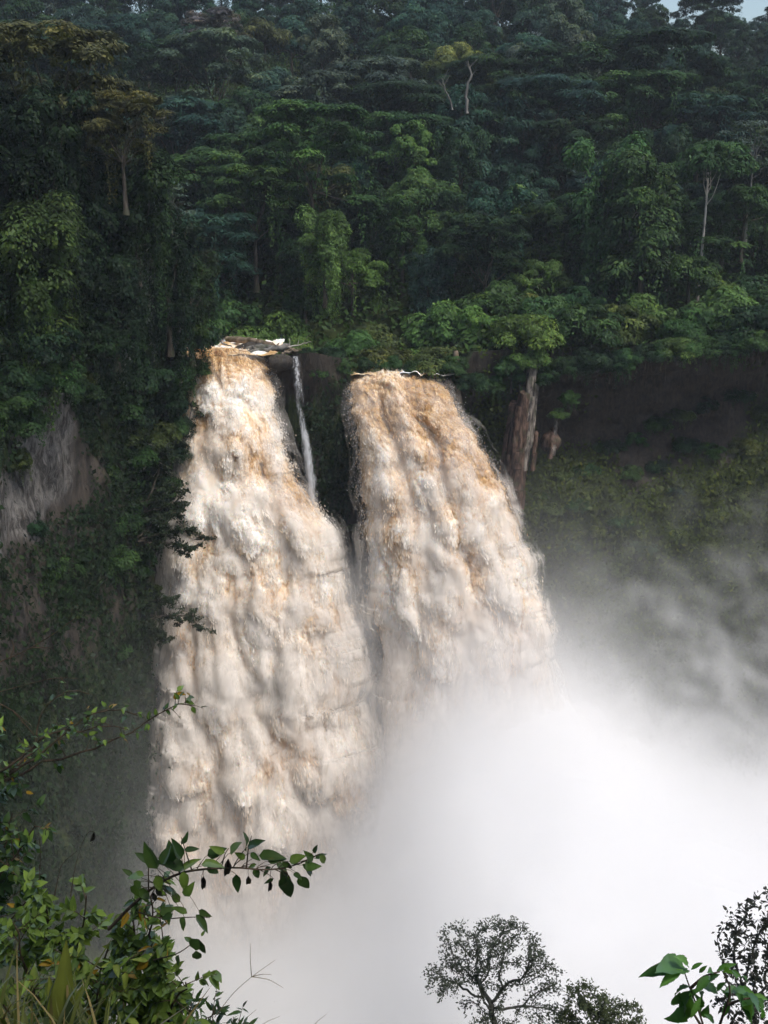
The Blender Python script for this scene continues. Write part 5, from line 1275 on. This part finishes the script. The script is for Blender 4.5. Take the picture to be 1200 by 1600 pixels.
def bare_tree(name, label, root, envs, n_leaf, size, tone, seed, step, r_tip, obj_leaves=0, meshes=None, tones=None, infl=5.0):
    ro = P(*root); ev = [(P(*c), np.array(r), n) for c, r, n in envs]; N_, Pr = colonize(seed, ro, ev, 0, step, step * 1.7, step * infl)
    o = thing(name, label, 'tree', ro); mb = MB(); tips, r = skeleton_mesh(mb, N_ - ro, Pr, r_tip); link('trunk', mb.mesh('trunk', M_LICHEN), o)
    rng = np.random.default_rng(seed + 1); fine = np.where(r < r_tip * 2.6)[0]; k = n_leaf; j = rng.choice(fine, k); b = N_[j] + rng.normal(0, step * .45, (k, 3)); nr = unit(rng.normal(0, .6, (k, 3)) + np.array((0, -.3, .8))); ax = unit(rng.normal(0, 1, (k, 3)))
    if k:
        ln = size * rng.uniform(.6, 1.4, k); v, f = leaf_faces(b - ro, nr, ax, ln, ln * .45); cr = link('crown', mesh_np('crown', v, f, M_LEAF, False, {'tint': np.repeat(np.clip(.45 + .2 * rng.normal(0, 1, k), 0, .9), 4)}), o); cr.color = (*tone, 1)
    for q in range(obj_leaves):
        j = rng.choice(fine); put_leaf(o, N_[j] + rng.normal(0, step * .3, 3), rng.normal(0, 1, 3) + np.array((0, 0, -.2)), np.array((0, -.5, .8)) + rng.normal(0, .5, 3), size * rng.uniform(.7, 1.3), meshes[rng.integers(len(meshes))], tones[rng.integers(len(tones))])
    return o


bare_tree('lichen_tree', 'dark fine-branched tree with a domed sparse crown rising out of the white mist', (800, 1860, 26), [((760, 1462, 26.5), (1.5, 0.9, 0.42), 260), ((735, 1500, 26.3), (0.95, 0.9, 0.75), 330), ((800, 1478, 25.8), (1.0, 0.9, 0.62), 340), ((848, 1530, 26), (0.75, 0.8, 0.7), 220), ((690, 1530, 25.7), (0.62, 0.7, 0.5), 150), ((770, 1570, 26), (1.1, 1.0, 0.6), 200), ((652, 1580, 26.2), (0.5, 0.5, 0.4), 90), ((868, 1590, 25.6), (0.7, 0.7, 0.4), 120), ((700, 1465, 26.4), (0.4, 0.4, 0.25), 50)], 7000, .085, (0.050, 0.060, 0.044), 4, .17, .011)
bare_tree('lichen_tree', 'smaller leafier tree low beside the domed dark one', (930, 1860, 25), [((915, 1565, 25), (0.6, 0.7, 0.6), 150), ((965, 1585, 25.3), (0.8, 0.8, 0.5), 190), ((900, 1600, 24.8), (0.7, 0.7, 0.5), 130)], 3600, .10, (0.062, 0.078, 0.040), 9, .16, .010)
bare_tree('leafy_tree', 'dark-leaved tree with upright twigs at the right bottom edge', (1190, 1900, 14), [((1178, 1490, 14), (0.62, 0.6, 1.05), 420), ((1230, 1440, 14), (0.45, 0.5, 0.9), 200), ((1160, 1580, 14), (0.55, 0.5, 0.6), 160)], 1600, .085, (0.036, 0.040, 0.032), 21, .11, .006, 290, OVATE, [(0.034, 0.036, 0.032), (0.045, 0.042, 0.034), (0.026, 0.034, 0.022)])

# broad-leaved plant at the lower right
o = thing('broad_leaved_plant', 'bright green broad-leaved plant at the lower right, below the dark-leaved tree', 'plant', P(1110, 1700, 6.5)); mb = MB(); lo = np.array(o.location)
for s in ([(1110, 1700, 6.5), (1100, 1600, 6.5), (1078, 1545, 6.5), (1068, 1515, 6.5)], [(1100, 1610, 6.5), (1075, 1570, 6.5), (1080, 1555, 6.5)], [(1112, 1640, 6.5), (1135, 1570, 6.5), (1145, 1545, 6.5), (1130, 1520, 6.5)], [(1078, 1545, 6.5), (1100, 1525, 6.5), (1125, 1518, 6.5)], [(1135, 1570, 6.5), (1165, 1560, 6.5), (1180, 1560, 6.5)]):
    mb.tube(path(s, 12) - lo, np.linspace(.012, .005, 12), 6)
link('stem', mb.mesh('stem', M_TWIG), o)
for (x1, y1, x2, y2) in ((930, 325, 842, 320), (935, 330, 868, 368), (940, 325, 895, 300), (960, 330, 990, 308), (950, 322, 935, 286), (985, 340, 1002, 322), (1010, 340, 1045, 322), (1060, 340, 1112, 330), (1050, 345, 1005, 365), (1080, 332, 1112, 345), (1040, 335, 1085, 310), (960, 395, 886, 485), (955, 385, 898, 395), (962, 400, 940, 495), (970, 405, 1002, 475), (985, 400, 1010, 440),
                         (1040, 400, 1018, 378), (1050, 390, 1088, 425), (1090, 395, 1185, 468), (1090, 390, 1150, 398), (1100, 405, 1135, 445), (1160, 420, 1205, 475), (1150, 410, 1195, 415), (1000, 470, 1045, 490), (1060, 400, 1120, 385), (975, 390, 930, 440), (1110, 420, 1150, 480), (1020, 350, 985, 378), (1070, 370, 1030, 395), (1130, 400, 1175, 420), (990, 415, 965, 470), (1080, 420, 1060, 480), (1120, 350, 1150, 365), (1015, 440, 990, 495), (1150, 440, 1120, 490), (925, 400, 900, 450)):
    a, b = P(600 + x1 * .5, 1350 + y1 * .5, 6.5 + NRNG.uniform(-.1, .1)), P(600 + x2 * .5, 1350 + y2 * .5, 6.5 + NRNG.uniform(-.2, .1))
    put_leaf(o, a, b - a, np.array((NRNG.normal(0, .25), -.55, 1.0)), np.linalg.norm(b - a) * 1.05, BROAD[NRNG.integers(3)], [(0.065, 0.16, 0.034), (0.09, 0.20, 0.042), (0.045, 0.12, 0.028)][NRNG.integers(3)])


# ------------------------------------------------------------------ air
M_HAZE, n, o = mat('thin_air_haze')
pv = M_HAZE.node_tree.nodes.new('ShaderNodeVolumePrincipled'); pv.inputs['Color'].default_value = C(0.80, 0.88, 1.0); pv.inputs['Density'].default_value = 0.00021; pv.inputs['Anisotropy'].default_value = 0.2
M_HAZE.node_tree.links.new(pv.outputs[0], o.inputs['Volume'])
hx = np.array([(x, y, z) for x in (-340, 390) for y in (-100, 530) for z in (-92, 130)], float)
tag(link('haze', mesh_np('haze', hx, np.array([(0, 1, 3, 2), (4, 6, 7, 5), (0, 4, 5, 1), (2, 3, 7, 6), (0, 2, 6, 4), (1, 5, 7, 3)]), M_HAZE, False)), kind='stuff')
